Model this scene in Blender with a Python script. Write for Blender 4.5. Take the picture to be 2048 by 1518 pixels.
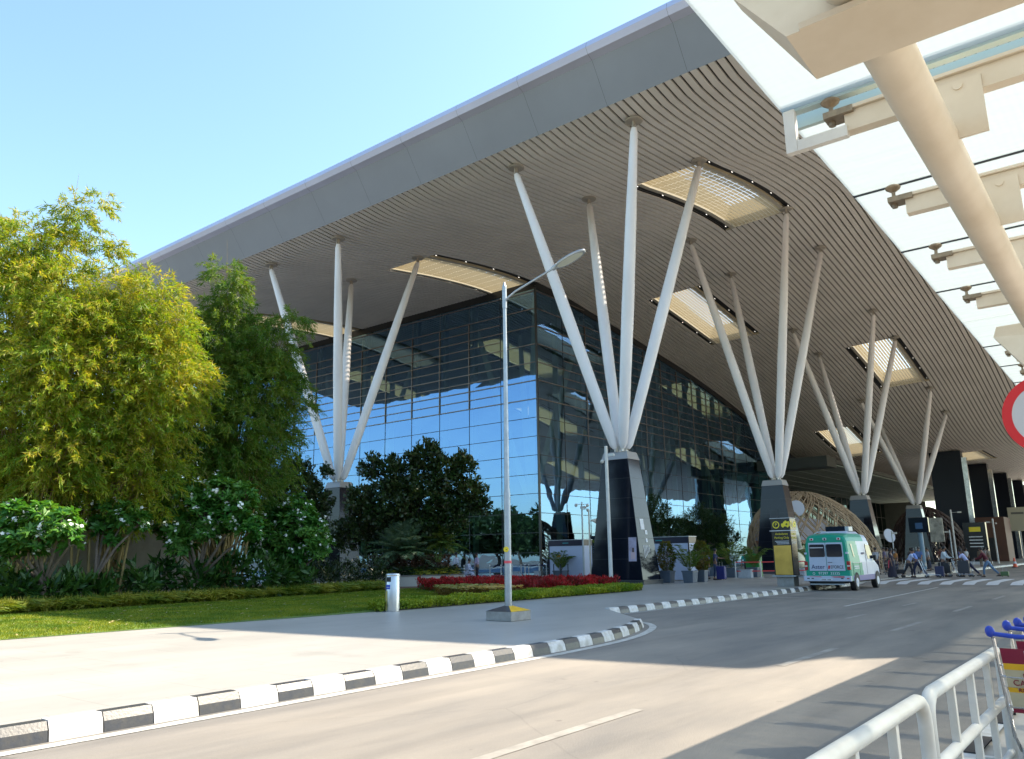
import bpy, bmesh, math, random
import numpy as np
from mathutils import Vector, Matrix
random.seed(7); rng = np.random.default_rng(7)
for o in list(bpy.data.objects): bpy.data.objects.remove(o)
scene = bpy.context.scene
COL = scene.collection
PI = math.pi
# ------------------------------------------------------------------ camera, sky, sun, exposure
# building axes: X runs along the entrance front, Y into the building, origin at the glass corner
cam_d = bpy.data.cameras.new("camera"); cam = bpy.data.objects.new("camera", cam_d); COL.objects.link(cam); scene.camera = cam
cam_d.sensor_fit = 'HORIZONTAL'; cam_d.sensor_width = 36.0; cam_d.lens = 36.0*1591.1/2048.0
cam_d.clip_start = 0.05; cam_d.clip_end = 3000
HEAD, PITCH, ROLL = 0.6668, 0.2207, -0.0145
_u = Vector((math.sin(HEAD), math.cos(HEAD))); _w = Vector((-math.cos(HEAD), math.sin(HEAD)))
_C = Vector((1.6076, 50.0))*1.34
CAMX, CAMY = -_C.dot(_u), -_C.dot(_w)
def _b(v):   # camera-heading frame to building frame
    return Vector((v[0]*_u[0]+v[1]*_u[1], v[0]*_w[0]+v[1]*_w[1], v[2]))
fwd = _b((0, math.cos(PITCH), math.sin(PITCH)))
up0 = _b((0, -math.sin(PITCH), math.cos(PITCH))); rt0 = _b((1, 0, 0))
rt = rt0*math.cos(ROLL)+up0*math.sin(ROLL)*1.0
up = up0*math.cos(ROLL)-rt0*math.sin(ROLL)*1.0
cam.matrix_world = Matrix(((rt[0], up[0], -fwd[0], CAMX), (rt[1], up[1], -fwd[1], CAMY), (rt[2], up[2], -fwd[2], 1.55), (0, 0, 0, 1)))
SUN = Vector((0.5595, -0.3729, 0.7401)).normalized()
world = bpy.data.worlds.new("World"); scene.world = world; world.use_nodes = True
wn = world.node_tree; wbg = wn.nodes['Background']
sky = wn.nodes.new('ShaderNodeTexSky'); sky.sky_type = 'NISHITA'; sky.sun_disc = False
sky.sun_elevation = math.asin(SUN.z); sky.sun_rotation = math.atan2(SUN.x, SUN.y)
sky.air_density = 1.0; sky.dust_density = 1.1; sky.ozone_density = 0.7
_mx = wn.nodes.new('ShaderNodeMix'); _mx.data_type = 'RGBA'; _mx.blend_type = 'MULTIPLY'; _mx.inputs[0].default_value = 1.0; _mx.inputs[7].default_value = (0.93, 1.04, 1.0, 1)
wn.links.new(sky.outputs[0], _mx.inputs[6]); wn.links.new(_mx.outputs[2], wbg.inputs[0]); wbg.inputs[1].default_value = 0.15
sl = bpy.data.lights.new("sun", 'SUN'); sl.energy = 4.6; sl.angle = math.radians(0.5); sl.color = (1.0, 0.88, 0.70)
so = bpy.data.objects.new("sun", sl); COL.objects.link(so); so.rotation_euler = SUN.to_track_quat('Z', 'Y').to_euler(); so.location = (0, 0, 60)
vs = scene.view_settings; vs.view_transform = 'Standard'; vs.look = 'None'; vs.gamma = 1; vs.exposure = 1.4; vs.use_curve_mapping = False
scene.cycles.max_bounces = 8; scene.cycles.transparent_max_bounces = 16; scene.cycles.diffuse_bounces = 3; scene.cycles.glossy_bounces = 4
scene.cycles.transmission_bounces = 4; scene.cycles.caustics_reflective = False; scene.cycles.caustics_refractive = False

# ------------------------------------------------------------------ materials
MATS = {}
def mat(name, col, rough=0.6, metal=0.0, var=0.0, scale=4.0, bump=0.0, bscale=30.0, spec=0.5, col2=None, detail=6, coat=0.0, stretch=None):
    if name in MATS: return MATS[name]
    m = bpy.data.materials.new(name); m.use_nodes = True; nt = m.node_tree; b = nt.nodes['Principled BSDF']
    b.inputs['Roughness'].default_value = rough; b.inputs['Metallic'].default_value = metal
    b.inputs['Specular IOR Level'].default_value = spec; b.inputs['Base Color'].default_value = (*col, 1); b.inputs['Coat Weight'].default_value = coat
    if var > 0 or bump > 0:
        tc = nt.nodes.new('ShaderNodeTexCoord'); mp = nt.nodes.new('ShaderNodeMapping'); nt.links.new(tc.outputs['Object'], mp.inputs[0])
        if stretch: mp.inputs['Scale'].default_value = stretch
    if var > 0:
        n = nt.nodes.new('ShaderNodeTexNoise'); n.inputs['Scale'].default_value = scale; n.inputs['Detail'].default_value = detail; n.inputs['Roughness'].default_value = 0.62
        nt.links.new(mp.outputs[0], n.inputs['Vector'])
        r = nt.nodes.new('ShaderNodeValToRGB'); c2 = col2 or tuple(c*(1-var) for c in col)
        r.color_ramp.elements[0].position = 0.32; r.color_ramp.elements[1].position = 0.68
        r.color_ramp.elements[0].color = (*c2, 1); r.color_ramp.elements[1].color = (*[min(1, c*(1+var*0.35)) for c in col], 1)
        nt.links.new(n.outputs['Fac'], r.inputs[0]); nt.links.new(r.outputs[0], b.inputs['Base Color'])
    if bump > 0:
        n2 = nt.nodes.new('ShaderNodeTexNoise'); n2.inputs['Scale'].default_value = bscale; n2.inputs['Detail'].default_value = 5
        nt.links.new(mp.outputs[0], n2.inputs['Vector'])
        bp = nt.nodes.new('ShaderNodeBump'); bp.inputs['Strength'].default_value = bump; bp.inputs['Distance'].default_value = 0.02
        nt.links.new(n2.outputs['Fac'], bp.inputs['Height']); nt.links.new(bp.outputs[0], b.inputs['Normal'])
    MATS[name] = m; return m
def leafmat(name, cols, trans=0.35, rough=0.5, tcol=None, nscale=0.8):
    if name in MATS: return MATS[name]
    m = bpy.data.materials.new(name); m.use_nodes = True; nt = m.node_tree; b = nt.nodes['Principled BSDF']; out = nt.nodes['Material Output']
    g = nt.nodes.new('ShaderNodeNewGeometry'); r = nt.nodes.new('ShaderNodeValToRGB'); r.color_ramp.interpolation = 'LINEAR'
    n = len(cols)
    while len(r.color_ramp.elements) < n: r.color_ramp.elements.new(0.5)
    for i, c in enumerate(cols):
        r.color_ramp.elements[i].position = i/(n-1); r.color_ramp.elements[i].color = (*c, 1)
    nt.links.new(g.outputs['Random Per Island'], r.inputs[0])
    tc = nt.nodes.new('ShaderNodeTexCoord'); nz = nt.nodes.new('ShaderNodeTexNoise'); nz.inputs['Scale'].default_value = nscale; nz.inputs['Detail'].default_value = 3; nt.links.new(tc.outputs['Object'], nz.inputs['Vector'])
    r2 = nt.nodes.new('ShaderNodeValToRGB'); r2.color_ramp.elements[0].position = 0.38; r2.color_ramp.elements[1].position = 0.62; r2.color_ramp.elements[0].color = (0.52, 0.72, 0.6, 1); r2.color_ramp.elements[1].color = (1.15, 1.05, 1.0, 1)
    nt.links.new(nz.outputs['Fac'], r2.inputs[0]); m0 = nt.nodes.new('ShaderNodeMix'); m0.data_type = 'RGBA'; m0.blend_type = 'MULTIPLY'; m0.inputs[0].default_value = 1.0
    nt.links.new(r.outputs[0], m0.inputs[6]); nt.links.new(r2.outputs[0], m0.inputs[7]); nt.links.new(m0.outputs[2], b.inputs['Base Color'])
    b.inputs['Roughness'].default_value = rough; b.inputs['Specular IOR Level'].default_value = 0.35
    t = nt.nodes.new('ShaderNodeBsdfTranslucent')
    mx = nt.nodes.new('ShaderNodeMix'); mx.data_type = 'RGBA'; mx.blend_type = 'MULTIPLY'; mx.inputs[0].default_value = 1.0
    nt.links.new(m0.outputs[2], mx.inputs[6]); mx.inputs[7].default_value = (*(tcol or (1.5, 1.35, 0.5)), 1)
    nt.links.new(mx.outputs[2], t.inputs['Color'])
    ms = nt.nodes.new('ShaderNodeMixShader'); ms.inputs[0].default_value = trans
    nt.links.new(b.outputs[0], ms.inputs[1]); nt.links.new(t.outputs[0], ms.inputs[2]); nt.links.new(ms.outputs[0], out.inputs[0])
    MATS[name] = m; return m
def glassmat(name, tint, refl, rough=0.0, gcol=(0.9, 0.95, 0.95), fres=1.5, extra=None):
    m = bpy.data.materials.new(name); m.use_nodes = True; nt = m.node_tree; out = nt.nodes['Material Output']; nt.nodes.remove(nt.nodes['Principled BSDF'])
    t = nt.nodes.new('ShaderNodeBsdfTransparent'); t.inputs[0].default_value = (*tint, 1)
    g = nt.nodes.new('ShaderNodeBsdfGlossy'); g.inputs['Roughness'].default_value = rough; g.inputs['Color'].default_value = (*gcol, 1)
    f = nt.nodes.new('ShaderNodeFresnel'); f.inputs[0].default_value = fres
    ma = nt.nodes.new('ShaderNodeMath'); ma.operation = 'MULTIPLY_ADD'; ma.inputs[1].default_value = 1.0-refl; ma.inputs[2].default_value = refl; ma.use_clamp = True
    nt.links.new(f.outputs[0], ma.inputs[0]); ms = nt.nodes.new('ShaderNodeMixShader'); nt.links.new(ma.outputs[0], ms.inputs[0])
    nt.links.new(t.outputs[0], ms.inputs[1]); nt.links.new(g.outputs[0], ms.inputs[2]); nt.links.new(ms.outputs[0], out.inputs[0])
    if extra:  # gentle waviness of the panes
        tc = nt.nodes.new('ShaderNodeTexCoord'); n = nt.nodes.new('ShaderNodeTexNoise'); n.inputs['Scale'].default_value = extra[0]; n.inputs['Detail'].default_value = 1
        nt.links.new(tc.outputs['Object'], n.inputs['Vector']); bp = nt.nodes.new('ShaderNodeBump'); bp.inputs['Strength'].default_value = extra[1]; bp.inputs['Distance'].default_value = 0.1
        nt.links.new(n.outputs['Fac'], bp.inputs['Height']); nt.links.new(bp.outputs[0], g.inputs['Normal'])
    MATS[name] = m; return m
def transmat(name, dcol, tcol, tfac, clear=0.0, streak=False, clearcol=(1, 1, 1)):
    m = bpy.data.materials.new(name); m.use_nodes = True; nt = m.node_tree; out = nt.nodes['Material Output']; nt.nodes.remove(nt.nodes['Principled BSDF'])
    d = nt.nodes.new('ShaderNodeBsdfDiffuse'); d.inputs[0].default_value = (*dcol, 1)
    t = nt.nodes.new('ShaderNodeBsdfTranslucent'); t.inputs[0].default_value = (*tcol, 1)
    ms = nt.nodes.new('ShaderNodeMixShader'); ms.inputs[0].default_value = tfac
    nt.links.new(d.outputs[0], ms.inputs[1]); nt.links.new(t.outputs[0], ms.inputs[2]); last = ms.outputs[0]
    if clear > 0:
        c = nt.nodes.new('ShaderNodeBsdfTransparent'); c.inputs[0].default_value = (*clearcol, 1); m2 = nt.nodes.new('ShaderNodeMixShader'); m2.inputs[0].default_value = clear
        nt.links.new(last, m2.inputs[1]); nt.links.new(c.outputs[0], m2.inputs[2]); last = m2.outputs[0]
        if streak:
            tc = nt.nodes.new('ShaderNodeTexCoord'); mp = nt.nodes.new('ShaderNodeMapping'); mp.inputs['Scale'].default_value = (9, 1.2, 1); n = nt.nodes.new('ShaderNodeTexNoise'); n.inputs['Scale'].default_value = 1.3; n.inputs['Detail'].default_value = 7
            nt.links.new(tc.outputs['Object'], mp.inputs[0]); nt.links.new(mp.outputs[0], n.inputs['Vector'])
            mr = nt.nodes.new('ShaderNodeMapRange'); mr.inputs[1].default_value = 0.35; mr.inputs[2].default_value = 0.7; mr.inputs[3].default_value = clear*0.88; mr.inputs[4].default_value = clear*1.12
            nt.links.new(n.outputs['Fac'], mr.inputs[0]); nt.links.new(mr.outputs[0], m2.inputs[0])
    nt.links.new(last, out.inputs[0]); MATS[name] = m; return m
def emis(name, col, st):
    if name in MATS: return MATS[name]
    m = bpy.data.materials.new(name); m.use_nodes = True; b = m.node_tree.nodes['Principled BSDF']
    b.inputs['Base Color'].default_value = (*col, 1); b.inputs['Emission Color'].default_value = (*col, 1); b.inputs['Emission Strength'].default_value = st
    MATS[name] = m; return m

# ------------------------------------------------------------------ mesh builder and object helpers
class MB:
    def __init__(s): s.v = []; s.f = []; s.m = []
    def quad(s, a, b, c, d, m=0):
        n = len(s.v); s.v += [tuple(a), tuple(b), tuple(c), tuple(d)]; s.f.append((n, n+1, n+2, n+3)); s.m.append(m)
    def poly(s, pts, m=0):
        n = len(s.v); s.v += [tuple(p) for p in pts]; s.f.append(tuple(range(n, n+len(pts)))); s.m.append(m)
    def hexa(s, b, t, m=0):     # bottom ring of 4, top ring of 4
        n = len(s.v); s.v += [tuple(p) for p in b]+[tuple(p) for p in t]
        s.f += [(n+3, n+2, n+1, n), (n+4, n+5, n+6, n+7)]+[(n+i, n+(i+1) % 4, n+4+(i+1) % 4, n+4+i) for i in range(4)]; s.m += [m]*6
    def box(s, x0, x1, y0, y1, z0, z1, m=0):
        s.hexa([(x0, y0, z0), (x1, y0, z0), (x1, y1, z0), (x0, y1, z0)], [(x0, y0, z1), (x1, y0, z1), (x1, y1, z1), (x0, y1, z1)], m)
    def prism(s, pts, h, m=0, axis=(0, 0, 1)):
        a = Vector(axis)*h; n = len(s.v); k = len(pts); P = [Vector(p) for p in pts]
        s.v += [tuple(p) for p in P]+[tuple(p+a) for p in P]
        s.f += [tuple(range(n+k-1, n-1, -1)), tuple(range(n+k, n+2*k))]+[(n+i, n+(i+1) % k, n+k+(i+1) % k, n+k+i) for i in range(k)]; s.m += [m]*(k+2)
    def tube(s, pts, r, seg=10, m=0, cap=True, ref=None):
        P = [Vector(p) for p in pts]; k = len(P); R = r if isinstance(r, (list, tuple)) else [r]*k; n = len(s.v); prev = None
        for i, p in enumerate(P):
            d = (P[min(i+1, k-1)]-P[max(i-1, 0)]).normalized()
            if prev is None:
                a = Vector((0, 0, 1)) if abs(d.z) < 0.9 else Vector((1, 0, 0)); x = d.cross(a).normalized()
            else: x = (prev-d*prev.dot(d)).normalized()
            prev = x; y = d.cross(x)
            for j in range(seg):
                a = 2*PI*j/seg; s.v.append(tuple(p+(x*math.cos(a)+y*math.sin(a))*R[i]))
        for i in range(k-1):
            for j in range(seg):
                s.f.append((n+i*seg+j, n+i*seg+(j+1) % seg, n+(i+1)*seg+(j+1) % seg, n+(i+1)*seg+j)); s.m.append(m)
        if cap: s.f.append(tuple(n+j for j in range(seg))[::-1]); s.f.append(tuple(n+(k-1)*seg+j for j in range(seg))); s.m += [m, m]
    def lathe(s, prof, c=(0, 0, 0), seg=20, m=0):
        n = len(s.v); k = len(prof)
        for (r, z) in prof:
            for j in range(seg): a = 2*PI*j/seg; s.v.append((c[0]+r*math.cos(a), c[1]+r*math.sin(a), c[2]+z))
        for i in range(k-1):
            for j in range(seg): s.f.append((n+i*seg+j, n+i*seg+(j+1) % seg, n+(i+1)*seg+(j+1) % seg, n+(i+1)*seg+j)); s.m.append(m)
        s.f.append(tuple(n+j for j in range(seg))[::-1]); s.f.append(tuple(n+(k-1)*seg+j for j in range(seg))); s.m += [m, m]
    def ball(s, c, r, seg=10, rings=6, m=0, sc=(1, 1, 1)):
        n = len(s.v)
        for i in range(rings+1):
            th = PI*i/rings
            for j in range(seg):
                a = 2*PI*j/seg; s.v.append((c[0]+r*sc[0]*math.sin(th)*math.cos(a), c[1]+r*sc[1]*math.sin(th)*math.sin(a), c[2]+r*sc[2]*math.cos(th)))
        for i in range(rings):
            for j in range(seg): s.f.append((n+i*seg+j, n+(i+1)*seg+j, n+(i+1)*seg+(j+1) % seg, n+i*seg+(j+1) % seg)); s.m.append(m)
    def build(s, name, mats, parent=None, smooth=False, bevel=0, loc=None):
        if not isinstance(mats, (list, tuple)): mats = [mats]
        me = bpy.data.meshes.new(name); me.from_pydata(s.v, [], s.f); me.update()
        for m in mats: me.materials.append(m)
        if len(mats) > 1: me.polygons.foreach_set('material_index', s.m)
        if smooth:
            me.polygons.foreach_set('use_smooth', [True]*len(me.polygons))
            try: me.set_sharp_from_angle(angle=math.radians(40))
            except Exception: pass
        o = bpy.data.objects.new(name, me); COL.objects.link(o)
        if parent is not None:
            o.parent = parent; o.matrix_parent_inverse = Matrix.Translation(-parent_loc(parent)) if False else Matrix.Identity(4)
        if loc: o.location = loc
        if bevel:
            b = o.modifiers.new('bevel', 'BEVEL'); b.width = bevel; b.segments = 2; b.limit_method = 'ANGLE'; b.angle_limit = math.radians(35)
        return o
def tag(o, label=None, cat=None, group=None, kind=None):
    if label: o['label'] = label
    if cat: o['category'] = cat
    if group: o['group'] = group
    if kind: o['kind'] = kind
    return o
def thing(name, label, cat, loc=(0, 0, 0), rz=0, group=None):
    o = bpy.data.objects.new(name, None); COL.objects.link(o); o.location = loc; o.rotation_euler = (0, 0, rz); o.empty_display_size = 0.2
    return tag(o, label, cat, group)
def copy_tree(o, parent=None):
    c = o.copy(); COL.objects.link(c); c.parent = parent
    for ch in list(o.children): copy_tree(ch, c)
    return c
def text(name, s, size, m, parent, loc, rot, extr=0.002, align='CENTER', sx=1.0):
    cu = bpy.data.curves.new(name, 'FONT'); cu.body = s; cu.size = size; cu.extrude = extr; cu.align_x = align; cu.align_y = 'CENTER'
    t = bpy.data.objects.new(name, cu); COL.objects.link(t)
    dg = bpy.context.evaluated_depsgraph_get(); me = bpy.data.meshes.new_from_object(t.evaluated_get(dg)); bpy.data.objects.remove(t)
    me.materials.clear(); me.materials.append(m)
    o = bpy.data.objects.new(name, me); COL.objects.link(o); o.parent = parent; o.location = loc; o.rotation_euler = rot; o.scale = (sx, 1, 1)
    return o
def V(*a): return Vector(a)
M_white = mat('white paint', (0.68, 0.66, 0.62), 0.5, var=0.12, scale=3, col2=(0.58, 0.55, 0.50), detail=10)
M_strut = mat('strut paint', (0.82, 0.79, 0.80), 0.42, var=0.1, scale=0.5, stretch=(1, 1, 0.3))
M_cream = mat('cream steel paint', (0.72, 0.63, 0.51), 0.5, var=0.12, scale=1.6, col2=(0.62, 0.52, 0.39), detail=10)
M_black = mat('polished black granite', (0.008, 0.010, 0.018), 0.09, var=0.25, scale=3, spec=0.3)
M_steel = mat('brushed steel', (0.55, 0.56, 0.58), 0.28, 0.9, var=0.1, scale=3)
M_galv = mat('galvanised steel', (0.42, 0.45, 0.47), 0.45, 0.55, var=0.2, scale=4)
M_concrete = mat('bare concrete', (0.36, 0.34, 0.31), 0.85, var=0.25, scale=5, bump=0.3)
M_dark = mat('dark rubber', (0.02, 0.02, 0.022), 0.6)
M_darkmetal = mat('dark metal', (0.03, 0.032, 0.036), 0.4, 0.4)
M_glassdark = mat('dark window glass', (0.012, 0.018, 0.03), 0.08, spec=0.4)
M_red = mat('red paint', (0.55, 0.03, 0.03), 0.4)
M_yellow = mat('yellow paint', (0.75, 0.45, 0.02), 0.45, var=0.15, scale=6)
M_kblack = mat('kerb black paint', (0.03, 0.032, 0.04), 0.38, var=0.5, scale=14, col2=(0.06, 0.056, 0.052), bump=0.08, bscale=40)
M_kwhite = mat('kerb white paint', (0.62, 0.62, 0.62), 0.55, var=0.3, scale=7, col2=(0.42, 0.40, 0.36), bump=0.2, bscale=40)
M_line = mat('road marking paint', (0.55, 0.54, 0.50), 0.6, var=0.35, scale=6, col2=(0.34, 0.32, 0.28))
# ------------------------------------------------------------------ ground, road, paving, lawn
def smooth_poly(pts, n=6):
    out = []
    for i in range(len(pts)-1):
        p0 = Vector(pts[max(i-1, 0)]); p1 = Vector(pts[i]); p2 = Vector(pts[i+1]); p3 = Vector(pts[min(i+2, len(pts)-1)])
        for k in range(n):
            t = k/n; out.append(0.5*((2*p1)+(-p0+p2)*t+(2*p0-5*p1+4*p2-p3)*t*t+(-p0+3*p1-3*p2+p3)*t**3))
    out.append(Vector(pts[-1])); return out
M_ground = mat('bare earth', (0.20, 0.16, 0.11), 0.9, var=0.4, scale=0.4)
M_road = mat('worn asphalt', (0.245, 0.216, 0.182), 0.78, var=0.30, scale=0.55, bump=0.25, bscale=70, detail=9, stretch=(0.35, 1.3, 1), col2=(0.15, 0.14, 0.13))
M_pave = mat('plaza paving', (0.40, 0.38, 0.35), 0.42, var=0.16, scale=0.6, bump=0.05, bscale=50, spec=0.4, stretch=(0.4, 1, 1))
M_lawn = mat('lawn turf', (0.12, 0.19, 0.03), 0.9, var=0.35, scale=1.6, bump=0.6, bscale=60, detail=10)
M_soil = mat('garden soil', (0.16, 0.085, 0.045), 0.95, var=0.4, scale=2.5, bump=0.5, bscale=12)
def ground_detail(m, what):
    nt = m.node_tree; bs = nt.nodes['Principled BSDF']; src = bs.inputs['Base Color'].links[0].from_socket; tc = nt.nodes.new('ShaderNodeTexCoord')
    def mul(src, fac):
        mx = nt.nodes.new('ShaderNodeMix'); mx.data_type = 'RGBA'; mx.blend_type = 'MULTIPLY'; mx.inputs[0].default_value = 1.0
        nt.links.new(src, mx.inputs[6]); nt.links.new(fac, mx.inputs[7]); return mx.outputs[2]
    def ramp(sock, p0, p1, c0, c1):
        r = nt.nodes.new('ShaderNodeMapRange'); r.inputs[1].default_value = p0; r.inputs[2].default_value = p1; r.inputs[3].default_value = c0; r.inputs[4].default_value = c1; nt.links.new(sock, r.inputs[0]); return r.outputs[0]
    def noise(scale, detail=6, st=(1, 1, 1)):
        mp = nt.nodes.new('ShaderNodeMapping'); mp.inputs['Scale'].default_value = st; nt.links.new(tc.outputs['Object'], mp.inputs[0])
        n = nt.nodes.new('ShaderNodeTexNoise'); n.inputs['Scale'].default_value = scale; n.inputs['Detail'].default_value = detail; nt.links.new(mp.outputs[0], n.inputs['Vector']); return n.outputs['Fac']
    if what == 'pave':
        br = nt.nodes.new('ShaderNodeTexBrick'); br.offset = 0.5; br.inputs['Scale'].default_value = 1.0; br.inputs['Brick Width'].default_value = 1.2; br.inputs['Row Height'].default_value = 1.2; br.inputs['Mortar Size'].default_value = 0.006
        br.inputs['Color1'].default_value = (1, 1, 1, 1); br.inputs['Color2'].default_value = (0.955, 0.955, 0.955, 1); br.inputs['Mortar'].default_value = (0.72, 0.71, 0.69, 1); nt.links.new(tc.outputs['Object'], br.inputs['Vector'])
        src = mul(src, br.outputs['Color']); src = mul(src, ramp(noise(0.8, 9), 0.62, 0.72, 1.0, 0.86)); src = mul(src, ramp(noise(5, 3), 0.70, 0.74, 1.0, 0.80))
    else:
        src = mul(src, ramp(noise(160, 3), 0.35, 0.65, 0.86, 1.12)); src = mul(src, ramp(noise(0.9, 8, (0.12, 1.6, 1)), 0.52, 0.68, 1.0, 0.84)); src = mul(src, ramp(noise(1.7, 4), 0.70, 0.73, 1.0, 0.72))
        v = nt.nodes.new('ShaderNodeTexVoronoi'); v.feature = 'DISTANCE_TO_EDGE'; v.inputs['Scale'].default_value = 0.22; mp = nt.nodes.new('ShaderNodeMapping'); nz = nt.nodes.new('ShaderNodeTexNoise'); nz.inputs['Scale'].default_value = 1.5; nz.inputs['Detail'].default_value = 6
        nt.links.new(tc.outputs['Object'], nz.inputs['Vector']); ad = nt.nodes.new('ShaderNodeMix'); ad.data_type = 'VECTOR'; ad.inputs[0].default_value = 0.12; nt.links.new(tc.outputs['Object'], ad.inputs[4]); nt.links.new(nz.outputs['Color'], ad.inputs[5]); nt.links.new(ad.outputs[1], v.inputs['Vector'])
        src = mul(src, ramp(v.outputs['Distance'], 0.0, 0.003, 0.86, 1.0))
    nt.links.new(src, bs.inputs['Base Color'])
ground_detail(M_road, 'road')
b = MB(); b.box(-900, 900, -900, 900, -0.6, -0.02); tag(b.build('ground', M_ground), kind='structure')
b = MB(); b.quad((-140, -52, 0), (260, -52, 0), (260, -20, 0), (-140, -20, 0)); tag(b.build('road', M_road), kind='structure')
kerbA = [Vector((-140, -31.62))]+smooth_poly([(-62, -31.62), (-58, -31.62), (-54, -31.62), (-50, -31.61), (-47, -31.59), (-44.5, -31.55), (-42.4, -31.5), (-40.6, -31.32), (-39.2, -31.0), (-38.1, -30.62), (-37.35, -30.25)], 5)
kerbA = [p for p in kerbA]
kerbB0 = (-34.6, -27.72)
# plaza sheet (raised 0.15)
edge = [(p.x, p.y) for p in kerbA]+[(-35.9, -28.9), kerbB0, (160, -27.72)]
b = MB(); b.prism([(x, y, -0.019) for x, y in edge]+[(160, 60, -0.019), (-140, 60, -0.019)], 0.165, 0)
tag(b.build('plaza_pavement', M_pave), kind='structure'); ground_detail(M_pave, 'pave')
# painted kerb stones: alternate black and white blocks with a chamfered top
def kerb_run(path, seglen, name, first=0, h=0.16, w=0.2, flare=0.06):
    P = [Vector((p[0], p[1])) for p in path]; d = [0]
    for i in range(1, len(P)): d.append(d[-1]+(P[i]-P[i-1]).length)
    def at(x):
        for i in range(1, len(P)):
            if x <= d[i] or i == len(P)-1:
                t = (x-d[i-1])/(d[i]-d[i-1]); q = P[i-1].lerp(P[i], t); tg = (P[i]-P[i-1]).normalized(); return q, Vector((tg.y, -tg.x))
    b = MB(); n = int(d[-1]/seglen); k = 0
    while k < n:
        x0 = k*seglen+0.006; x1 = (k+1)*seglen-0.006; sub = 3
        j0 = rng.uniform(-0.006, 0.006)
        for j in range(sub):
            a0, n0 = at(x0+(x1-x0)*j/sub); a1, n1 = at(x0+(x1-x0)*(j+1)/sub)
            sec = [(-w*0.5, h+0.012+j0), (w*0.2, h+0.012+j0), (w*0.42, h*0.62), (w*0.42+flare*0.4, -0.01), (-w*0.5, -0.01)]
            r0 = [(a0.x+n0.x*s_, a0.y+n0.y*s_, z) for s_, z in sec]; r1 = [(a1.x+n1.x*s_, a1.y+n1.y*s_, z) for s_, z in sec]
            for i in range(4): b.quad(r0[i], r0[i+1], r1[i+1], r1[i], (k+first) % 2)
            if j == 0: b.poly(r0[::-1], (k+first) % 2)
            if j == sub-1: b.poly(r1, (k+first) % 2)
        k += 1
    tag(b.build(name, [M_kwhite, M_kblack]), kind='structure'); return b
kpath = [(p.x, p.y) for p in kerbA if p.x > -57.5]
kerb_run([(-58.41, -31.62)]+kpath[0:], 0.49, 'kerb', first=0)
kerb_run([kerbB0, (-16.5, -27.72)], 0.5, 'kerb', first=0)
kerb_run([(-16.5, -27.72), (-10.9, -27.72)], 0.5, 'kerb', first=0)
kerb_run([(-1.0, -27.5), (45, -27.72)], 0.5, 'kerb', first=0)
kerb_run([(45.0, -27.72), (120, -27.72)], 0.5, 'kerb', first=0)
# island pavement on the camera side
b = MB(); b.box(-140, 200, -60, -38.55, -0.018, 0.145); tag(b.build('island_pavement', mat('island paving', (0.40, 0.37, 0.33), 0.7, var=0.2, scale=1.5, bump=0.2)), kind='structure')
kerb_run([(-20, -38.47), (-58, -38.47)], 0.62, 'island_kerb', first=0)
# markings
def strip(path, w, z=0.006):
    P = [Vector((p[0], p[1])) for p in path]; L = []; R_ = []
    for i, p in enumerate(P):
        d = (P[min(i+1, len(P)-1)]-P[max(i-1, 0)]).normalized(); n = Vector((-d.y, d.x)); L.append(p+n*w/2); R_.append(p-n*w/2)
    return L, R_
b = MB()
off = [Vector((-140, -31.9))]+smooth_poly([(-62, -31.90), (-58, -31.9), (-54, -31.9), (-50, -31.9), (-47, -31.88), (-44.5, -31.86), (-42.3, -31.80), (-40.3, -31.60), (-38.8, -31.22), (-37.5, -30.68), (-36.7, -30.1), (-36.45, -29.75)], 4)
def addstrip(path, w, z=0.006):
    L, R_ = strip(path, w, z)
    for i in range(len(L)-1): b.quad((R_[i].x, R_[i].y, z), (R_[i+1].x, R_[i+1].y, z), (L[i+1].x, L[i+1].y, z), (L[i].x, L[i].y, z))
addstrip([(p.x, p.y) for p in off], 0.16)
addstrip([(-34.2, -27.98), (-14, -27.98)], 0.10)
addstrip([(-28.5, -32.2), (-13.5, -31.86)], 0.11)
addstrip([(-24.3, -28.1), (-24.5, -31.95)], 0.10, 0.010)
tag(b.build('edge_line_marking', M_line), kind='structure')
M_faded = mat('faded road marking', (0.30, 0.28, 0.25), 0.7, var=0.5, scale=3, col2=(0.20, 0.185, 0.165))
b = MB()
for s0 in (-55.6, -48.9, -42.3, -36.0, -29.6, -23.0, 5, 12):
    addstrip([(s0, -35.32), (s0+2.6, -35.3)], 0.13, 0.005)
for s0 in (-33.2, -27.5): addstrip([(s0, -33.6), (s0+1.6, -33.6)], 0.12, 0.005)
tag(b.build('lane_dash_marking', M_faded), kind='structure')
# raised table crossing with white bars
def tz(s):
    if s < -10.9 or s > 0.4: return 0.004
    if s < -9.4: return 0.004+0.11*(1-math.cos(PI*(s+10.9)/1.5))/2
    if s > -1.1: return 0.004+0.11*(1-math.cos(PI*(0.4-s)/1.5))/2
    return 0.114
ss = [-10.9+0.1*i for i in range(114)]
b = MB()
for a, c in zip(ss[:-1], ss[1:]): b.quad((a, -38.3, tz(a)), (c, -38.3, tz(c)), (c, -27.85, tz(c)), (a, -27.85, tz(a)))
tag(b.build('raised_crossing', M_road, smooth=True), kind='structure')
b = MB(); sz = [-10.55+0.1*i for i in range(60)]
for k in range(11):
    t0 = -28.45-0.97*k
    for a, c in zip(sz[:-1], sz[1:]): b.quad((a, t0-0.5, tz(a)+0.005), (c, t0-0.5, tz(c)+0.005), (c, t0, tz(c)+0.005), (a, t0, tz(a)+0.005))
tag(b.build('crossing_bars', mat('crossing paint', (0.66, 0.66, 0.66), 0.6, var=0.15, scale=5)), kind='structure')
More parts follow.
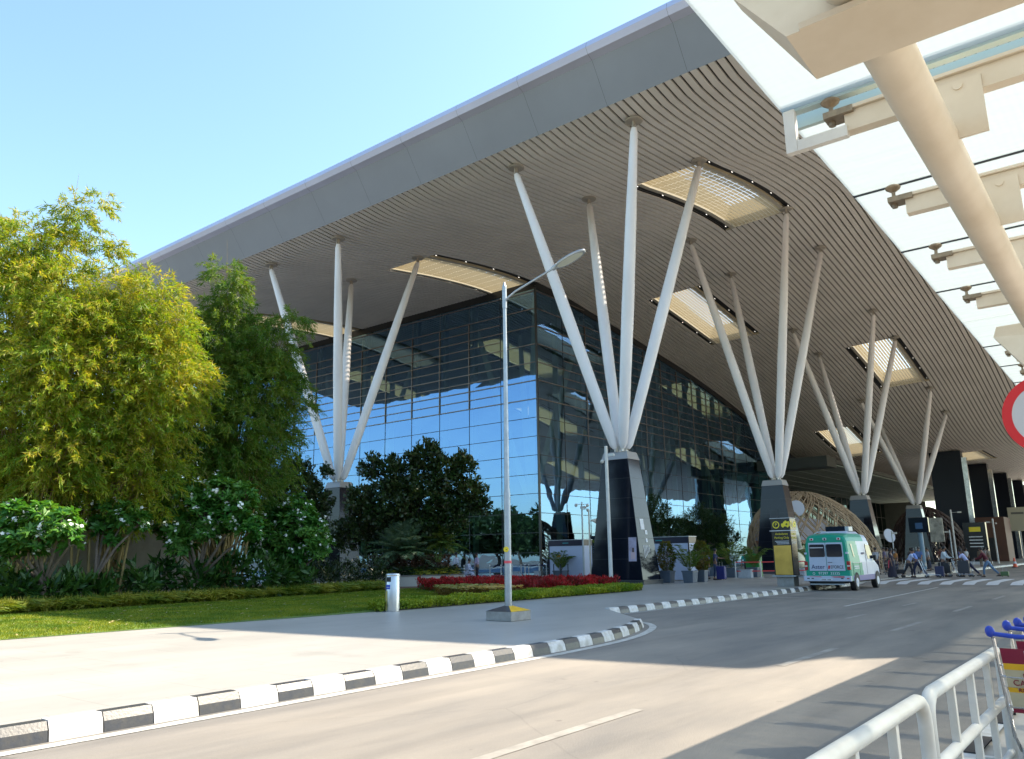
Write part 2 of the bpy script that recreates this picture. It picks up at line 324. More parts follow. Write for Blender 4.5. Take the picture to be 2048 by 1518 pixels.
# lawn and soil bed
lawn = [(-60, -22.1), (-47.6, -22.1), (-38, -22.55), (-27.6, -22.3), (-25.6, -19), (-24.2, -13.2), (-24.0, -11.2), (-27.5, -10.6), (-31, -11.4), (-38, -12.6), (-44, -13.2), (-60, -14.5)]
b = MB(); b.poly([(x, y, 0.153) for x, y in lawn]); tag(b.build('lawn', M_lawn), kind='structure')
b = MB()
bed = [(-62, -14.4), (-44, -13.1), (-38, -12.5), (-31, -11.3), (-27.5, -10.5), (-24.2, -11.0), (-22.8, -8.6), (-22.6, 5), (-62, 5)]
b.poly([(x, y, 0.158) for x, y in bed])
for i in range(24):   # low mounds of soil
    pass
tag(b.build('planting_bed', M_soil), kind='structure')

# ------------------------------------------------------------------ the wave of the roof
def spl(xs, ys):
    n = len(xs); h = [xs[i+1]-xs[i] for i in range(n-1)]; d = [(ys[i+1]-ys[i])/h[i] for i in range(n-1)]; m = [d[0]]
    for i in range(n-2): m.append(0 if d[i]*d[i+1] < 0 else (d[i]*h[i+1]+d[i+1]*h[i])/(h[i]+h[i+1]))
    m.append(d[-1])
    def f(x):
        x = min(max(x, xs[0]), xs[-1]); i = 0
        while i < n-2 and x > xs[i+1]: i += 1
        t = (x-xs[i])/h[i]
        return (2*t**3-3*t**2+1)*ys[i]+(t**3-2*t**2+t)*h[i]*m[i]+(-2*t**3+3*t**2)*ys[i+1]+(t**3-t**2)*h[i]*m[i+1]
    return f
zf = spl([-23, -21, -17, -13, -7, -2, 2, 5, 9, 15, 22, 31, 37, 43, 50, 56, 64, 72, 80, 100, 130, 160], [23.5, 23.3, 23.7, 24.2, 25.0, 25.4, 25.4, 25.2, 24.75, 24.1, 23.25, 22.1, 21.1, 19.95, 18.4, 17.0, 15.4, 14.6, 14.5, 14.6, 14.8, 15])
def zs(s, t):
    z = zf(s)
    if t < 0: z += 0.055*min(max((s+14)/16, 0.15), 1)*min(-t, 26)
    if t < -30: z -= 2.0*((-t-30)/18)**2
    return z
K0 = (-17.02, -18.05); KS = 22.71; KT = 23.3
SKY = []      # skylight rectangles (s0, s1, t0, t1)
cell = {0: (-12.6, 2.3), 1: (10.0, 23.6), 2: (32.3, 45.3), 3: (54.9, 68.0), 4: (77.5, 90.5)}
for i in range(5):
    for j in range(-1, 6):
        if (i+j) % 2 == 0: SKY.append((cell[i][0], cell[i][1], -21.8+11.3*j, -17.5+11.3*j))
SKY = [r for r in SKY if r[2] > -30 and r[3] < 46]
S_MIN, S_MAX, T_MIN, T_MAX = -22.6, 150.0, -47.3, 48.0
TRK = 0.55
terminal = thing('terminal_building', 'glass walled airport terminal under a huge wavy grey slatted roof on slanted white struts', 'terminal', (0, 0, 0))
def slines(a, b_, step, cuts):
    L = set([a, b_]); x = a
    while x < b_: L.add(round(x, 4)); x += step
    for c in cuts:
        if a < c < b_: L.add(c)
    L = sorted(L); out = [L[0]]
    for x in L[1:]:
        if x-out[-1] > 0.02 or x in cuts: out.append(x)
    return out
cuts = sorted(set([r[0] for r in SKY]+[r[1] for r in SKY]))
SL = slines(S_MIN, S_MAX, 1.5, cuts)
SLs = [x for x in SL]
M_slat = mat('soffit slat metal', (0.68, 0.655, 0.63), 0.5, 0.0, var=0.10, scale=0.35)
M_gap = mat('soffit gap', (0.035, 0.03, 0.028), 0.8)
b = MB(); P = 0.447; gap = 0.125; t = T_MIN; k = 0
zc = {}
def Z(s, t):
    key = (round(s, 3), round(t, 3))
    if key not in zc: zc[key] = zs(s, t)
    return zc[key]
TL = []
while t < T_MAX-0.01:
    ta, tb = t+gap/2, min(t+P-gap/2, T_MAX); tm = (ta+tb)/2; TL.append((ta, tb))
    holes = [r for r in SKY if r[2]-TRK < tm < r[3]+TRK]
    for a, c in zip(SL[:-1], SL[1:]):
        m = (a+c)/2
        if any(r[0] < m < r[1] for r in holes): continue
        za, zb_, zc_, zd = Z(a, ta), Z(c, ta), Z(c, tb), Z(a, tb)
        b.quad((a, ta, za), (a, tb, zd), (c, tb, zc_), (c, ta, zb_), 0)
        b.quad((a, ta, za+0.1), (a, ta, za), (c, ta, zb_), (c, ta, zb_+0.1), 0)
        b.quad((a, tb, zd), (a, tb, zd+0.1), (c, tb, zc_+0.1), (c, tb, zc_), 0)
    t += P
TB = sorted(set([T_MIN, T_MAX]+[T_MIN+3.0*i for i in range(1, 32) if T_MIN+3.0*i < T_MAX]+[r[2]-TRK for r in SKY]+[r[3]+TRK for r in SKY]+[r[2] for r in SKY]+[r[3] for r in SKY]))
for ta, tb in zip(TB[:-1], TB[1:]):
    tm = (ta+tb)/2; holes = [r for r in SKY if r[2]-TRK < tm < r[3]+TRK]
    for a, c in zip(SL[:-1], SL[1:]):
        if any(r[0] < (a+c)/2 < r[1] for r in holes): continue
        b.quad((a, ta, Z(a, ta)+0.13), (a, tb, Z(a, tb)+0.13), (c, tb, Z(c, tb)+0.13), (c, ta, Z(c, ta)+0.13), 1)
b.build('slatted_soffit', [M_slat, M_gap], terminal)
# roof deck above, with the same skylight openings
M_deck = mat('roof sheet metal', (0.42, 0.43, 0.44), 0.4, 0.3)
def ztop(s, t): return max(Z(s, t)+1.9, 0)+max(0, 1.0-(s+22.6)/6.0)*0.9
b = MB()
for ta, tb in zip(TB[:-1], TB[1:]):
    tm = (ta+tb)/2; holes = [r for r in SKY if r[2] < tm < r[3]]
    for a, c in zip(SL[:-1], SL[1:]):
        if any(r[0] < (a+c)/2 < r[1] for r in holes): continue
        b.quad((a, ta, ztop(a, ta)), (c, ta, ztop(c, ta)), (c, tb, ztop(c, tb)), (a, tb, ztop(a, tb)), 0)
b.build('roof_deck', M_deck, terminal, smooth=True)
# leading edge along the short side: sloping underside coloured darker for shade, rounded lip tinted with sky light, panel seams
M_fasc = mat('fascia metal shade tone', (0.27, 0.29, 0.335), 0.5, 0.1, var=0.1, scale=0.15)
M_lip = mat('roof edge aluminium sky tint', (0.55, 0.57, 0.72), 0.38, 0.3, var=0.08, scale=0.3)
prof = [(-22.6, 0.0), (-23.1, 0.72), (-23.55, 1.38), (-23.9, 1.9), (-24.28, 2.05), (-24.45, 2.35), (-24.36, 2.68), (-24.05, 2.93), (-22.6, 2.95)]
def fz(t): return Z(-22.6, t)
seams = [-47.3, -43.6, -39.1, -34.7, -30.2, -25.8, -21.4, -17.1, -12.8, -8.35, -3.9, .6, 5.2, 9.9, 14.5, 19.2, 23.9, 28.6, 33.3, 38, 43, 48]
for i, (sa, sb) in enumerate(zip(seams[:-1], seams[1:])):
    b = MB(); g = 0.006; n = 4
    for q in range(n):
        a = sa+g+(sb-sa-2*g)*q/n; c = sa+g+(sb-sa-2*g)*(q+1)/n
        for (x0, h0), (x1, h1), mi in zip(prof[:-1], prof[1:], [0, 0, 0, 1, 1, 1, 1, 1]):
            b.quad((x0, a, fz(a)+h0), (x0, c, fz(c)+h0), (x1, c, fz(c)+h1), (x1, a, fz(a)+h1), mi)
    b.build('roof_edge_panel', [M_fasc, M_lip], terminal, smooth=True)
b = MB()
for a, c in zip(TB[:-1], TB[1:]):
    for (x0, h0), (x1, h1) in zip(prof[:-1], prof[1:]): b.quad((x0+0.05, a, fz(a)+h0+0.01), (x0+0.05, c, fz(c)+h0+0.01), (x1+0.05, c, fz(c)+h1), (x1+0.05, a, fz(a)+h1), 0)
b.build('edge_backing', M_darkmetal, terminal)
# front edge of the roof, with an unseen apron added to extend its shadow
b = MB()
def ef(s): return min(0.0, -0.504*(Z(s, T_MIN)-Z(S_MIN, T_MIN)))
for a, c in zip(SL[:-1], SL[1:]):
    if ef(a) < 0 or ef(c) < 0:
        b.quad((a, T_MIN, Z(a, T_MIN)), (a, T_MIN+ef(a), Z(a, T_MIN)), (c, T_MIN+ef(c), Z(c, T_MIN)), (c, T_MIN, Z(c, T_MIN)), 0)
        b.quad((a, T_MIN, ztop(a, T_MIN)), (a, T_MIN+ef(a), ztop(a, T_MIN)), (c, T_MIN+ef(c), ztop(c, T_MIN)), (c, T_MIN, ztop(c, T_MIN)), 0)
    for (y0, h0), (y1, h1), mi in [((0, 0), (-0.9, 1.1), 0), ((-0.9, 1.1), (-1.15, 1.5), 1), ((-1.15, 1.5), (-0.9, 1.9), 1), ((-0.9, 1.9), (0, 2.0), 1)]:
        b.quad((a, T_MIN+ef(a)+y0, Z(a, T_MIN)+h0), (a, T_MIN+ef(a)+y1, Z(a, T_MIN)+h1+(ztop(a, T_MIN)-Z(a, T_MIN)-1.9)*(h1/1.9)), (c, T_MIN+ef(c)+y1, Z(c, T_MIN)+h1+(ztop(c, T_MIN)-Z(c, T_MIN)-1.9)*(h1/1.9)), (c, T_MIN+ef(c)+y0, Z(c, T_MIN)+h0), mi)
b.build('roof_edge_with_shade_apron', [M_fasc, M_lip], terminal)
# skylights
M_shaft = mat('skylight shaft lining', (0.55, 0.48, 0.34), 0.6)
M_louv = transmat('cream louvre', (0.48, 0.40, 0.27), (0.50, 0.42, 0.27), 0.5)
M_sglass = transmat('skylight glazing', (0.8, 0.8, 0.8), (0.35, 0.35, 0.35), 0.9, clear=0.5, clearcol=(0.85, 0.85, 0.85))
M_lampdot = emis('downlight', (1.0, 0.95, 0.85), 0.7)
M_trim = mat('skylight trim', (0.42, 0.39, 0.33), 0.5)
for r in SKY:
    s0, s1, t0, t1 = r
    sk = thing('skylight', None, None, (0, 0, 0)); sk.parent = terminal
    xs = slines(s0, s1, 1.1, [])
    b = MB()
    for a, c in zip(xs[:-1], xs[1:]):
        for ty in (t0, t1):
            b.quad((a, ty, Z(a, ty)), (c, ty, Z(c, ty)), (c, ty, ztop(c, ty)), (a, ty, ztop(a, ty)))
    for x in (s0, s1): b.quad((x, t0-TRK, Z(x, t0)), (x, t1+TRK, Z(x, t1)), (x, t1+TRK, ztop(x, t1)), (x, t0-TRK, ztop(x, t0)))
    b.build('light_shaft', M_shaft, sk)
    b = MB()
    for a, c in zip(xs[:-1], xs[1:]): b.quad((a, t0, ztop(a, t0)+.02), (c, t0, ztop(c, t0)+.02), (c, t1, ztop(c, t1)+.02), (a, t1, ztop(a, t1)+.02))
    b.build('roof_glazing', M_sglass, sk)
    b = MB(); n = int((t1-t0-0.5)/0.29)
    for k in range(n):   # thin slats running along s, with cross breaks
        ty = t0+0.30+k*0.29
        for j, (a, c) in enumerate(zip(xs[:-1], xs[1:])):
            j2 = 0.02; off_ = 0.0
            b.quad((a+j2, ty, Z(a, ty)+0.12+off_), (c-j2, ty, Z(c, ty)+0.12+off_), (c-j2, ty+0.19, Z(c, ty)+0.06+off_), (a+j2, ty+0.19, Z(a, ty)+0.06+off_))
    b.build('louvre_lattice', M_louv, sk)
    for (ya, yb) in ((t0-TRK, t0-0.06), (t1+0.06, t1+TRK)):
        b = MB()
        for a, c in zip(xs[:-1], xs[1:]): b.quad((a, ya, Z(a, ya)+0.16), (a, yb, Z(a, yb)+0.16), (c, yb, Z(c, yb)+0.16), (c, ya, Z(c, ya)+0.16))
        tk = b.build('light_trough', mat('light trough black', (0.008, 0.008, 0.01), 0.6), sk)
        nn = 4
        for q in range(nn+1):
            x = s0+0.5+(s1-s0-1.0)*q/nn
            if t1 > 20 or s0 > 60: continue
            d = MB()
            for dx in (-0.05, 0, 0.05): d.ball((x+dx, (ya+yb)/2, Z(x, ya)+0.10), 0.026, 6, 4)
            d.build('downlight', M_lampdot, sk)
    for ya, yb in ((t0-0.06, t0+0.24), (t1-0.24, t1+0.06)):
        tr = MB()
        for a, c in zip(xs[:-1], xs[1:]):
            tr.quad((a, ya, Z(a, ya)-0.02), (a, yb, Z(a, yb)-0.02), (c, yb, Z(c, yb)-0.02), (c, ya, Z(c, ya)-0.02))
        tr.build('skylight_frame', M_trim, sk)

# ------------------------------------------------------------------ glass walls
LZ = [None]+[(18.4132-1.2072*k)*1.34+1.55 for k in range(1, 17)]
LZ = [z if z else 0 for z in LZ]; LZ[0] = 26.6
bays = [0.0, 4.03]+[4.03+3.735*i for i in range(1, 40)]
M_wall = glassmat('green reflective glazing', (0.34, 0.48, 0.41), 0.30, 0.0, (0.31, 0.56, 0.95), 1.5, extra=(0.45, 0.09))
M_mull = mat('bronze mullion', (0.21, 0.185, 0.17), 0.4, 0.4)
M_joint = mat('glazing joint', (0.02, 0.025, 0.03), 0.5)
def facade(axis, nb, name, halfrange, holes=()):
    """axis 's': wall along X at y=0 ; axis 't': wall along Y at x=0"""
    def pt(a, z, o=0.0): return (a, -o, z) if axis == 's' else (-o, a, z)
    def top(a): return (Z(a, 0) if axis == 's' else Z(0, a))-0.28
    g = MB(); fr = MB(); jt = MB(); hd = MB()
    for i in range(nb):
        a, c = bays[i], bays[i+1]; za, zc2 = top(a), top(c); lo = min(za, zc2)
        zl = [z for z in LZ[1:] if z > 0.3]+[0.16]
        segs = []; prev = None
        for z in sorted(zl):
            if prev is not None and z < lo: segs.append((prev, z)); prev = z
            elif prev is None: prev = z
        tilt = lambda: rng.normal(0, 0.0022)
        for z0, z1 in segs:
            w1, w2, w3, w4 = tilt(), tilt(), tilt(), tilt()
            q = [pt(a+.02, z0+.02, w1), pt(c-.02, z0+.02, w2), pt(c-.02, z1-.02, w3), pt(a+.02, z1-.02, w4)]; g.quad(*(q if axis == 's' else q[::-1]))
        q = [pt(a+.02, prev+.02), pt(c-.02, prev+.02), pt(c-.02, zc2), pt(a+.02, za)]; g.quad(*(q if axis == 's' else q[::-1]))
        for z0, z1 in segs+[(prev, None)]:
            m, r, d = (fr, 0.035, 0.09) if z0 > LZ[8]+0.1 else (jt, 0.022, 0.03)
            if axis == 's': m.box(a, c, -d, 0.02, z0-r, z0+r)
            else: m.box(-d, 0.02, a, c, z0-r, z0+r)
        if halfrange[0] <= i < halfrange[1]:
            for k in range(2, halfrange[2]):
                z = (LZ[k]+LZ[k+1])/2
                if z < lo-0.5:
                    if axis == 's': fr.box(a, c, -0.085, 0.02, z-0.032, z+0.032)
                    else: fr.box(-0.085, 0.02, a, c, z-0.032, z+0.032)
        # vertical member on the far side of the bay
        zt = min(zc2, 40)
        zsplit = LZ[halfrange[2]] if halfrange[0] <= i < halfrange[1] else 99
        for m, lo_, hi_, r, d in ((jt, 0.16, min(zsplit, zt), 0.02, 0.028), (fr, min(zsplit, zt), min(LZ[2], zt-0.6), 0.035, 0.10)):
            if hi_ > lo_:
                if axis == 's': m.box(c-r, c+r, -d, 0.03, lo_, hi_)
                else: m.box(-d, 0.03, c-r, c+r, lo_, hi_)
        # dark closing strip under the soffit
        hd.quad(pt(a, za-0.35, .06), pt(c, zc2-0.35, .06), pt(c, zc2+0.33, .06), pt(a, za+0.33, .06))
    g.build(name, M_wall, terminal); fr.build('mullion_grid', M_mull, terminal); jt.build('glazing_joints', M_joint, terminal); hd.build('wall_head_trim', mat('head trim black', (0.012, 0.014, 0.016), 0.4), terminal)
facade('t', 13, 'glass_wall', (1, 13, 7))
facade('s', 14, 'glass_wall', (1, 11, 9))
# recessed entrance wall further along, under the lower ceiling
M_rec = glassmat('entrance glazing', (0.20, 0.28, 0.25), 0.08, 0.02, (0.30, 0.42, 0.46), 1.35)
g = MB(); fr = MB(); XE = bays[14]
g.quad((XE+.02, 0.3, 0.16), (XE+.02, 9.0, 0.16), (XE+.02, 9.0, 12.6), (XE+.02, 0.3, 12.6))
for i in range(26):
    x0 = XE+3.7*i
    for z0, z1 in ((0.2, 3.2), (3.26, 6.3), (6.36, 9.4), (9.46, 12.5)): g.quad((x0+.03, 9.0, z0), (x0+3.67, 9.0, z0), (x0+3.67, 9.0, z1), (x0+.03, 9.0, z1))
    fr.box(x0-0.04, x0+0.04, 8.9, 9.02, 0.16, 12.6)
for z in (3.23, 6.33, 9.43): fr.box(XE, XE+96, 8.92, 9.02, z-0.03, z+0.03)
g.build('entrance_glass', M_rec, terminal); fr.build('entrance_mullion_grid', M_mull, terminal)
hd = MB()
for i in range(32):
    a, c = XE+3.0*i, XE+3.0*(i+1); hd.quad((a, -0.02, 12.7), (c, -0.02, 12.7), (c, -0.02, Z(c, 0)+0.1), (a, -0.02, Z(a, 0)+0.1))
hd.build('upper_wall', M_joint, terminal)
b = MB(); b.box(-0.10, 0.06, -0.10, 0.06, 0.16, 25.0); b.build('corner_post', mat('corner post', (0.02, 0.026, 0.03), 0.3), terminal)
# inside: floors, back walls, mezzanine, fins
b = MB(); b.box(0.3, 150, 0.3, 48, 0.152, 0.158); b.build('interior_floor', mat('hall floor', (0.22, 0.22, 0.20), 0.25), terminal)
M_int = mat('interior wall', (0.09, 0.10, 0.09), 0.8, var=0.3, scale=0.3)
b = MB(); b.box(0.3, 150, 48, 48.3, 0, 26); b.box(149.7, 150, 0.3, 48, 0, 17); b.box(42, 149, 20, 20.3, 0.2, 14.2); b.build('interior_wall', M_int, terminal)
b = MB(); b.box(14, 149, 14, 47, 5.6, 6.2); b.box(14, 149, 13.7, 14, 6.2, 7.2); b.box(26, 149, 22, 47, 11.2, 11.8); b.build('mezzanine_floor', mat('mezzanine edge', (0.20, 0.21, 0.19), 0.5), terminal)
b = MB()
for i in range(1, 30):   # inner posts standing behind the glass
    for t_ in (): pass
for k in range(1, 12): b.box(bays[k]-0.12, bays[k]+0.12, 0.6, 1.1, 0.16, Z(bays[k], 0)-0.3)
for k in range(1, 12): b.box(0.6, 1.1, bays[k]-0.12, bays[k]+0.12, 0.16, Z(0, bays[k])-0.3)
b.build('wind_post', mat('green grey steel', (0.28, 0.34, 0.30), 0.5), terminal)
# lower coffered ceiling over the entrance recess
b = MB()
for i in range(22):
    for j in range(6):
        x0 = 52+4.2*i; y0 = -9.0+3.0*j
        b.box(x0+0.12, x0+4.08, y0+0.12, y0+2.88, 12.6-0.0, 12.75)
b.build('entrance_ceiling', mat('pale ceiling panel', (0.36, 0.42, 0.38), 0.6, var=0.2, scale=0.5), terminal)
b = MB(); b.box(51.8, 145, -9.2, 9.2, 12.78, 13.3); b.box(48, 51.7, -9.2, -0.2, 12.2, 13.5); b.build('entrance_bulkhead', mat('bulkhead', (0.05, 0.055, 0.05), 0.5), terminal)
b = MB(); b.box(56.5, 145, 8.0, 8.8, 4.6, 5.6); b.build('entrance_lintel', M_darkmetal, terminal)

# ------------------------------------------------------------------ slanted strut columns
def column(i, j, label, full=True, grp='slanted strut columns carrying the roof', flip=False):
    cx, cy = K0[0]+KS*i, K0[1]+KT*j
    th = thing('strut_column', label, 'column', (cx, cy, 0.15), 0, grp)
    ox, oy = 0.35, 0.3
    H0 = 6.45
    def ring(hx, hy, z, o=1.0): return [(ox-hx, oy-hy, z), (ox+hx, oy-hy, z), (ox+hx, oy+hy, z), (ox-hx, oy+hy, z)]
    b = MB(); b.hexa(ring(0.95, 1.56, 0.22), ring(0.60, 0.80, H0)); o = b.build('granite_base', M_black, th, bevel=0.015)
    b = MB(); b.hexa(ring(1.02, 1.64, 0.0), ring(1.02, 1.64, 0.17)); b.hexa(ring(1.06, 1.68, 0.17), ring(1.06, 1.68, 0.22)); b.build('plinth', mat('plinth stone', (0.05, 0.055, 0.06), 0.3), th)
    b = MB(); b.hexa(ring(0.63, 0.83, H0), ring(0.52, 0.72, H0+0.42)); b.build('cap_block', mat('cap metal', (0.34, 0.32, 0.31), 0.45, 0.3), th, bevel=0.01)
    # thin joints between the granite slabs
    b = MB()
    for z in [0.22+1.04*k for k in range(1, 6)]:
        q = (z-0.22)/(H0-0.22); hx = 0.95+(0.60-0.95)*q+0.002; hy = 1.56+(0.80-1.56)*q+0.002
        b.hexa(ring(hx, hy, z), ring(hx, hy, z+0.012))
    b.build('slab_joints', mat('slab joint', (0.03, 0.032, 0.036), 0.5), th)
    b = MB(); zt = H0+0.42
    for sx, sy in ((-1, -1), (1, -1), (-1, 1), (1, 1)):
        b.box(sx*0.2-0.11, sx*0.2+0.11, sy*0.2-0.05+0.02, sy*0.2+0.05+0.02, zt, zt+0.36); b.tube([(sx*0.2, sy*0.2-0.13, zt+0.24), (sx*0.2, sy*0.2+0.13, zt+0.24)], 0.07, 10)
    b.build('pin_joints', M_white, th)
    for sx, sy in ((-1, -1), (1, -1), (-1, 1), (1, 1)):
        hx, hy = sx*3.85, sy*3.85
        zt2 = zs(cx+hx, cy+hy)-0.15-0.02
        a = V(sx*0.24, sy*0.24, zt+0.16); e = V(hx, hy, zt2-0.42); d = (e-a)
        b = MB(); b.tube([a, a+d*0.015, a+d*0.10, a+d*0.45, a+d*0.72, a+d*0.985, e], [0.12, 0.235, 0.29, 0.33, 0.29, 0.20, 0.12], 20); st = b.build('strut', M_strut, th, smooth=True)
        b = MB(); b.lathe([(0.44, 0.0), (0.47, 0.03), (0.47, 0.06), (0.3, 0.09)], (hx, hy, zt2-0.10), 20)
        b.box(hx-0.13, hx+0.13, hy-0.035, hy+0.035, zt2-0.45, zt2-0.08); b.tube([(hx, hy-0.12, zt2-0.36), (hx, hy+0.12, zt2-0.36)], 0.05, 8)
        b.build('head_plate', mat('head plate', (0.40, 0.36, 0.31), 0.5, 0.2), th, smooth=True)
    return th
labs = ['nearest slanted strut column at the glass corner, white struts on a black granite base', 'strut column behind the black and gold sign, second from the glass corner along the front', 'third strut column along the front, above the roof of the ambulance', 'fourth strut column along the front, behind the people on the crossing']
COLS = []
for i in range(4): COLS.append(column(i, 0, labs[i]))
COLS.append(column(0, 1, 'strut column on the garden side, its base between the dark trees left of the palms'))
ilab = {(1, 1): 'strut column inside the hall behind the corner glass, greenish through the glazing', (2, 1): 'second strut column inside the hall, seen through the front glass', (1, 2): 'deeper strut column inside the hall behind the garden side glass', (3, 1): 'third strut column inside the hall, far along the front glass'}
for (i, j), l in ilab.items(): column(i, j, l, grp='strut columns inside the hall')
# notices, poster and panels on the bases
def base_panel(col, x0, x1, z0, z1, m, face='s', d=0.012):
    """quad lying on the tapered -s face (face 's') or the -t face (face 't') of a column base"""
    def P(a, z):
        q = (z-0.22)/(6.45-0.22); hx = 0.95-0.35*q; hy = 1.56-0.76*q
        return (0.35-hx-d, a, z) if face == 's' else (a, 0.3-hy-d, z)
    b = MB(); p = [P(x0, z0), P(x1, z0), P(x1, z1), P(x0, z1)]
    if face == 's': p = p[::-1]
    b.poly(p, 0); return b
M_poster = mat('poster print', (0.42, 0.38, 0.50), 0.4, var=0.25, scale=2.5, col2=(0.28, 0.24, 0.30))
c = COLS[0]
base_panel(c, -0.93, -0.47, 1.15, 2.35, M_poster).build('wall_poster', M_poster, c)
b = base_panel(c, -0.86, -0.60, 1.25, 1.62, None, d=0.016); b.build('poster_figure', mat('poster figure', (0.55, 0.40, 0.42), 0.5), c)
b = base_panel(c, -0.79, -0.68, 1.60, 1.82, None, d=0.018); b.build('poster_head', mat('poster head', (0.09, 0.05, 0.04), 0.5), c)
M_pale = mat('reflective notice', (0.45, 0.50, 0.60), 0.3)
M_notice = mat('white notice', (0.68, 0.68, 0.70), 0.5)
for (x0, x1, z0, z1) in ((-0.02, 0.36, 2.75, 3.3), (0.35, 0.58, 2.5, 2.72), (0.3, 0.5, 2.1, 2.3)): base_panel(c, x0, x1, z0, z1, M_notice, 't').build('paper_notice', M_notice, c)
for k in range(5): base_panel(c, -0.05+0.14*k, -0.0+0.14*k, 1.3+0.08*k, 1.95, M_notice, 't').build('painted_bar', M_notice, c)
for k in (1, 2, 3):
    cc = COLS[k]; base_panel(cc, -0.02+0.0, 0.62, 3.85, 4.65, M_darkmetal).build('access_hatch', mat('hatch', (0.02, 0.022, 0.028), 0.3), cc)
    base_panel(cc, 0.0, 0.5, 1.6, 2.0, M_notice).build('paper_notice', M_notice, cc)
cc = COLS[4]; base_panel(cc, 0.25, 0.95, 3.6, 4.7, M_darkmetal, 's').build('access_hatch', mat('hatch', (0.02, 0.022, 0.028), 0.3), cc)
base_panel(cc, 0.3, 0.9, 4.25, 4.65, M_notice, 's', d=0.02).build('hatch_flap', mat('hatch flap', (0.50, 0.44, 0.38), 0.5), cc)
# tall black clad piers further along
for k in range(4):
    i = 4+k; cx, cy = K0[0]+KS*i, K0[1]
    pier = thing('clad_pier', ['first tall black clad pier after the strut columns, beside the dark woven pavilion', 'second tall black pier with a silver edge, right of the first', 'third tall black pier with a silver edge along the front', 'farthest tall black pier at the right end of the front'][k], 'pier', (cx, cy, 0.15), 0, 'tall black clad piers')
    h = zs(cx, cy)-0.2
    b = MB(); b.box(-0.9, 0.9, -2.0, 2.0, 0, h); b.build('cladding', mat('pier cladding black', (0.010, 0.012, 0.022), 0.3, spec=0.22), pier, bevel=0.02)
    b = MB(); b.box(-0.86, -0.2, -2.62, -2.02, 0, h-1.0); b.build('silver_edge', mat('pier steel edge', (0.55, 0.55, 0.56), 0.22, 0.95, var=0.3, scale=2), pier)

# ------------------------------------------------------------------ glass canopy overhead, camera side
can = thing('glass_canopy', 'cream steel canopy with frosted glass panes overhead at the upper right', 'canopy', (0, 0, 0))
BS0 = -49.87; BP = 1.33; ZT = 3.84
M_pane = transmat('frosted canopy glass', (0.85, 0.86, 0.86), (0.46, 0.50, 0.51), 0.85, clear=0.42, streak=True, clearcol=(0.93, 0.96, 0.95))
M_edge = mat('glass edge green', (0.40, 0.50, 0.50), 0.2)
Y0 = -38.47
for n in range(-6, 24):
    s0 = BS0+BP*n; s1 = s0+BP
    if n == 0: s0 += 0.16
    if n > -2 and n < 24:
        b = MB(); b.box(s0+0.008, s1-0.008, Y0-3.9, Y0, ZT+0.10, ZT+0.125, 0)
        b.build('glass_pane', M_pane, can)
    else:
        b = MB(); b.box(s0+0.008, s1-0.008, Y0-3.9, Y0, ZT+0.10, ZT+0.125, 0); b.build('glass_pane', M_pane, can)
b = MB(); b.box(BS0+0.135, BS0+0.165, Y0-3.9, Y0, ZT+0.07, ZT+0.15); b.box(BS0-0.03, BS0+0.02, Y0-3.9, Y0-0.0, ZT+0.085, ZT+0.16); b.build('pane_edge', M_edge, can)
for n in range(-6, 24):
    s = BS0+BP*n
    if n in (-6, -1, 4, 9, 14, 19):   # deep main beam with a slanted nose
        b = MB(); w = 0.17; pts = [(-38.78, ZT-0.02), (-38.74, ZT-0.12), (-38.97, ZT-0.47), (-42.6, ZT-0.47), (-42.6, ZT-0.02)]
        wn_ = [0.06, 0.05, w, w, w]
        L = [(s-wn_[i], p[0], p[1]) for i, p in enumerate(pts)]; R_ = [(s+wn_[i], p[0], p[1]) for i, p in enumerate(pts)]
        b.poly(L); b.poly(R_[::-1])
        for i in range(5): k = (i+1) % 5; b.quad(L[k], L[i], R_[i], R_[k])
        b.box(s-w-0.012, s-w, -42.6, -39.02, ZT-0.47, ZT-0.445)
        b.build('main_beam', M_cream, can)
        continue
    b = MB(); y0 = -38.79
    b.box(s-0.035, s+0.035, -42.6, y0, ZT-0.13, ZT-0.02)      # web
    b.box(s-0.055, s+0.055, -42.6, y0-0.0, ZT-0.018, ZT+0.0)     # flange
    b.box(s-0.050, s-0.037, -39.42, -39.22, 3.48, ZT-0.06)
    b.tube([(s-0.058, -39.32, ZT-0.09), (s-0.046, -39.32, ZT-0.09)], 0.022, 10); b.build('cross_beam', M_cream, can)
    b = MB(); b.box(s-0.008, s+0.006, Y0-3.9, Y0, ZT+0.088, ZT+0.098); b.build('pane_joint', M_darkmetal, can)
    b = MB(); b.lathe([(0.012, 0.0), (0.012, 0.05), (0.045, 0.075), (0.05, 0.085), (0.04, 0.095)], (s, y0+0.07, ZT), 14)
    b.box(s-0.06, s+0.05, y0-0.05, y0+0.10, ZT-0.035, ZT+0.0); b.tube([(s, y0+0.07, ZT-0.06), (s, y0+0.07, ZT+0.02)], 0.018, 8)
    b.build('glass_clamp', mat('weathered clamp', (0.30, 0.24, 0.17), 0.5, 0.5, var=0.3, scale=20), can)
b = MB(); b.tube([(-70, -39.2, 3.5), (-18, -39.2, 3.5)], 0.095, 28); b.build('ridge_tube', M_cream, can, smooth=True)
# white angle frame hooked on the first beam
b = MB(); s = BS0; b.box(s-0.05, s-0.01, -38.80, -38.541, ZT-0.16, ZT-0.10); b.box(s-0.052, s-0.008, -38.54, -38.48, ZT-0.16, ZT+0.09); b.build('edge_bracket', M_white, can)
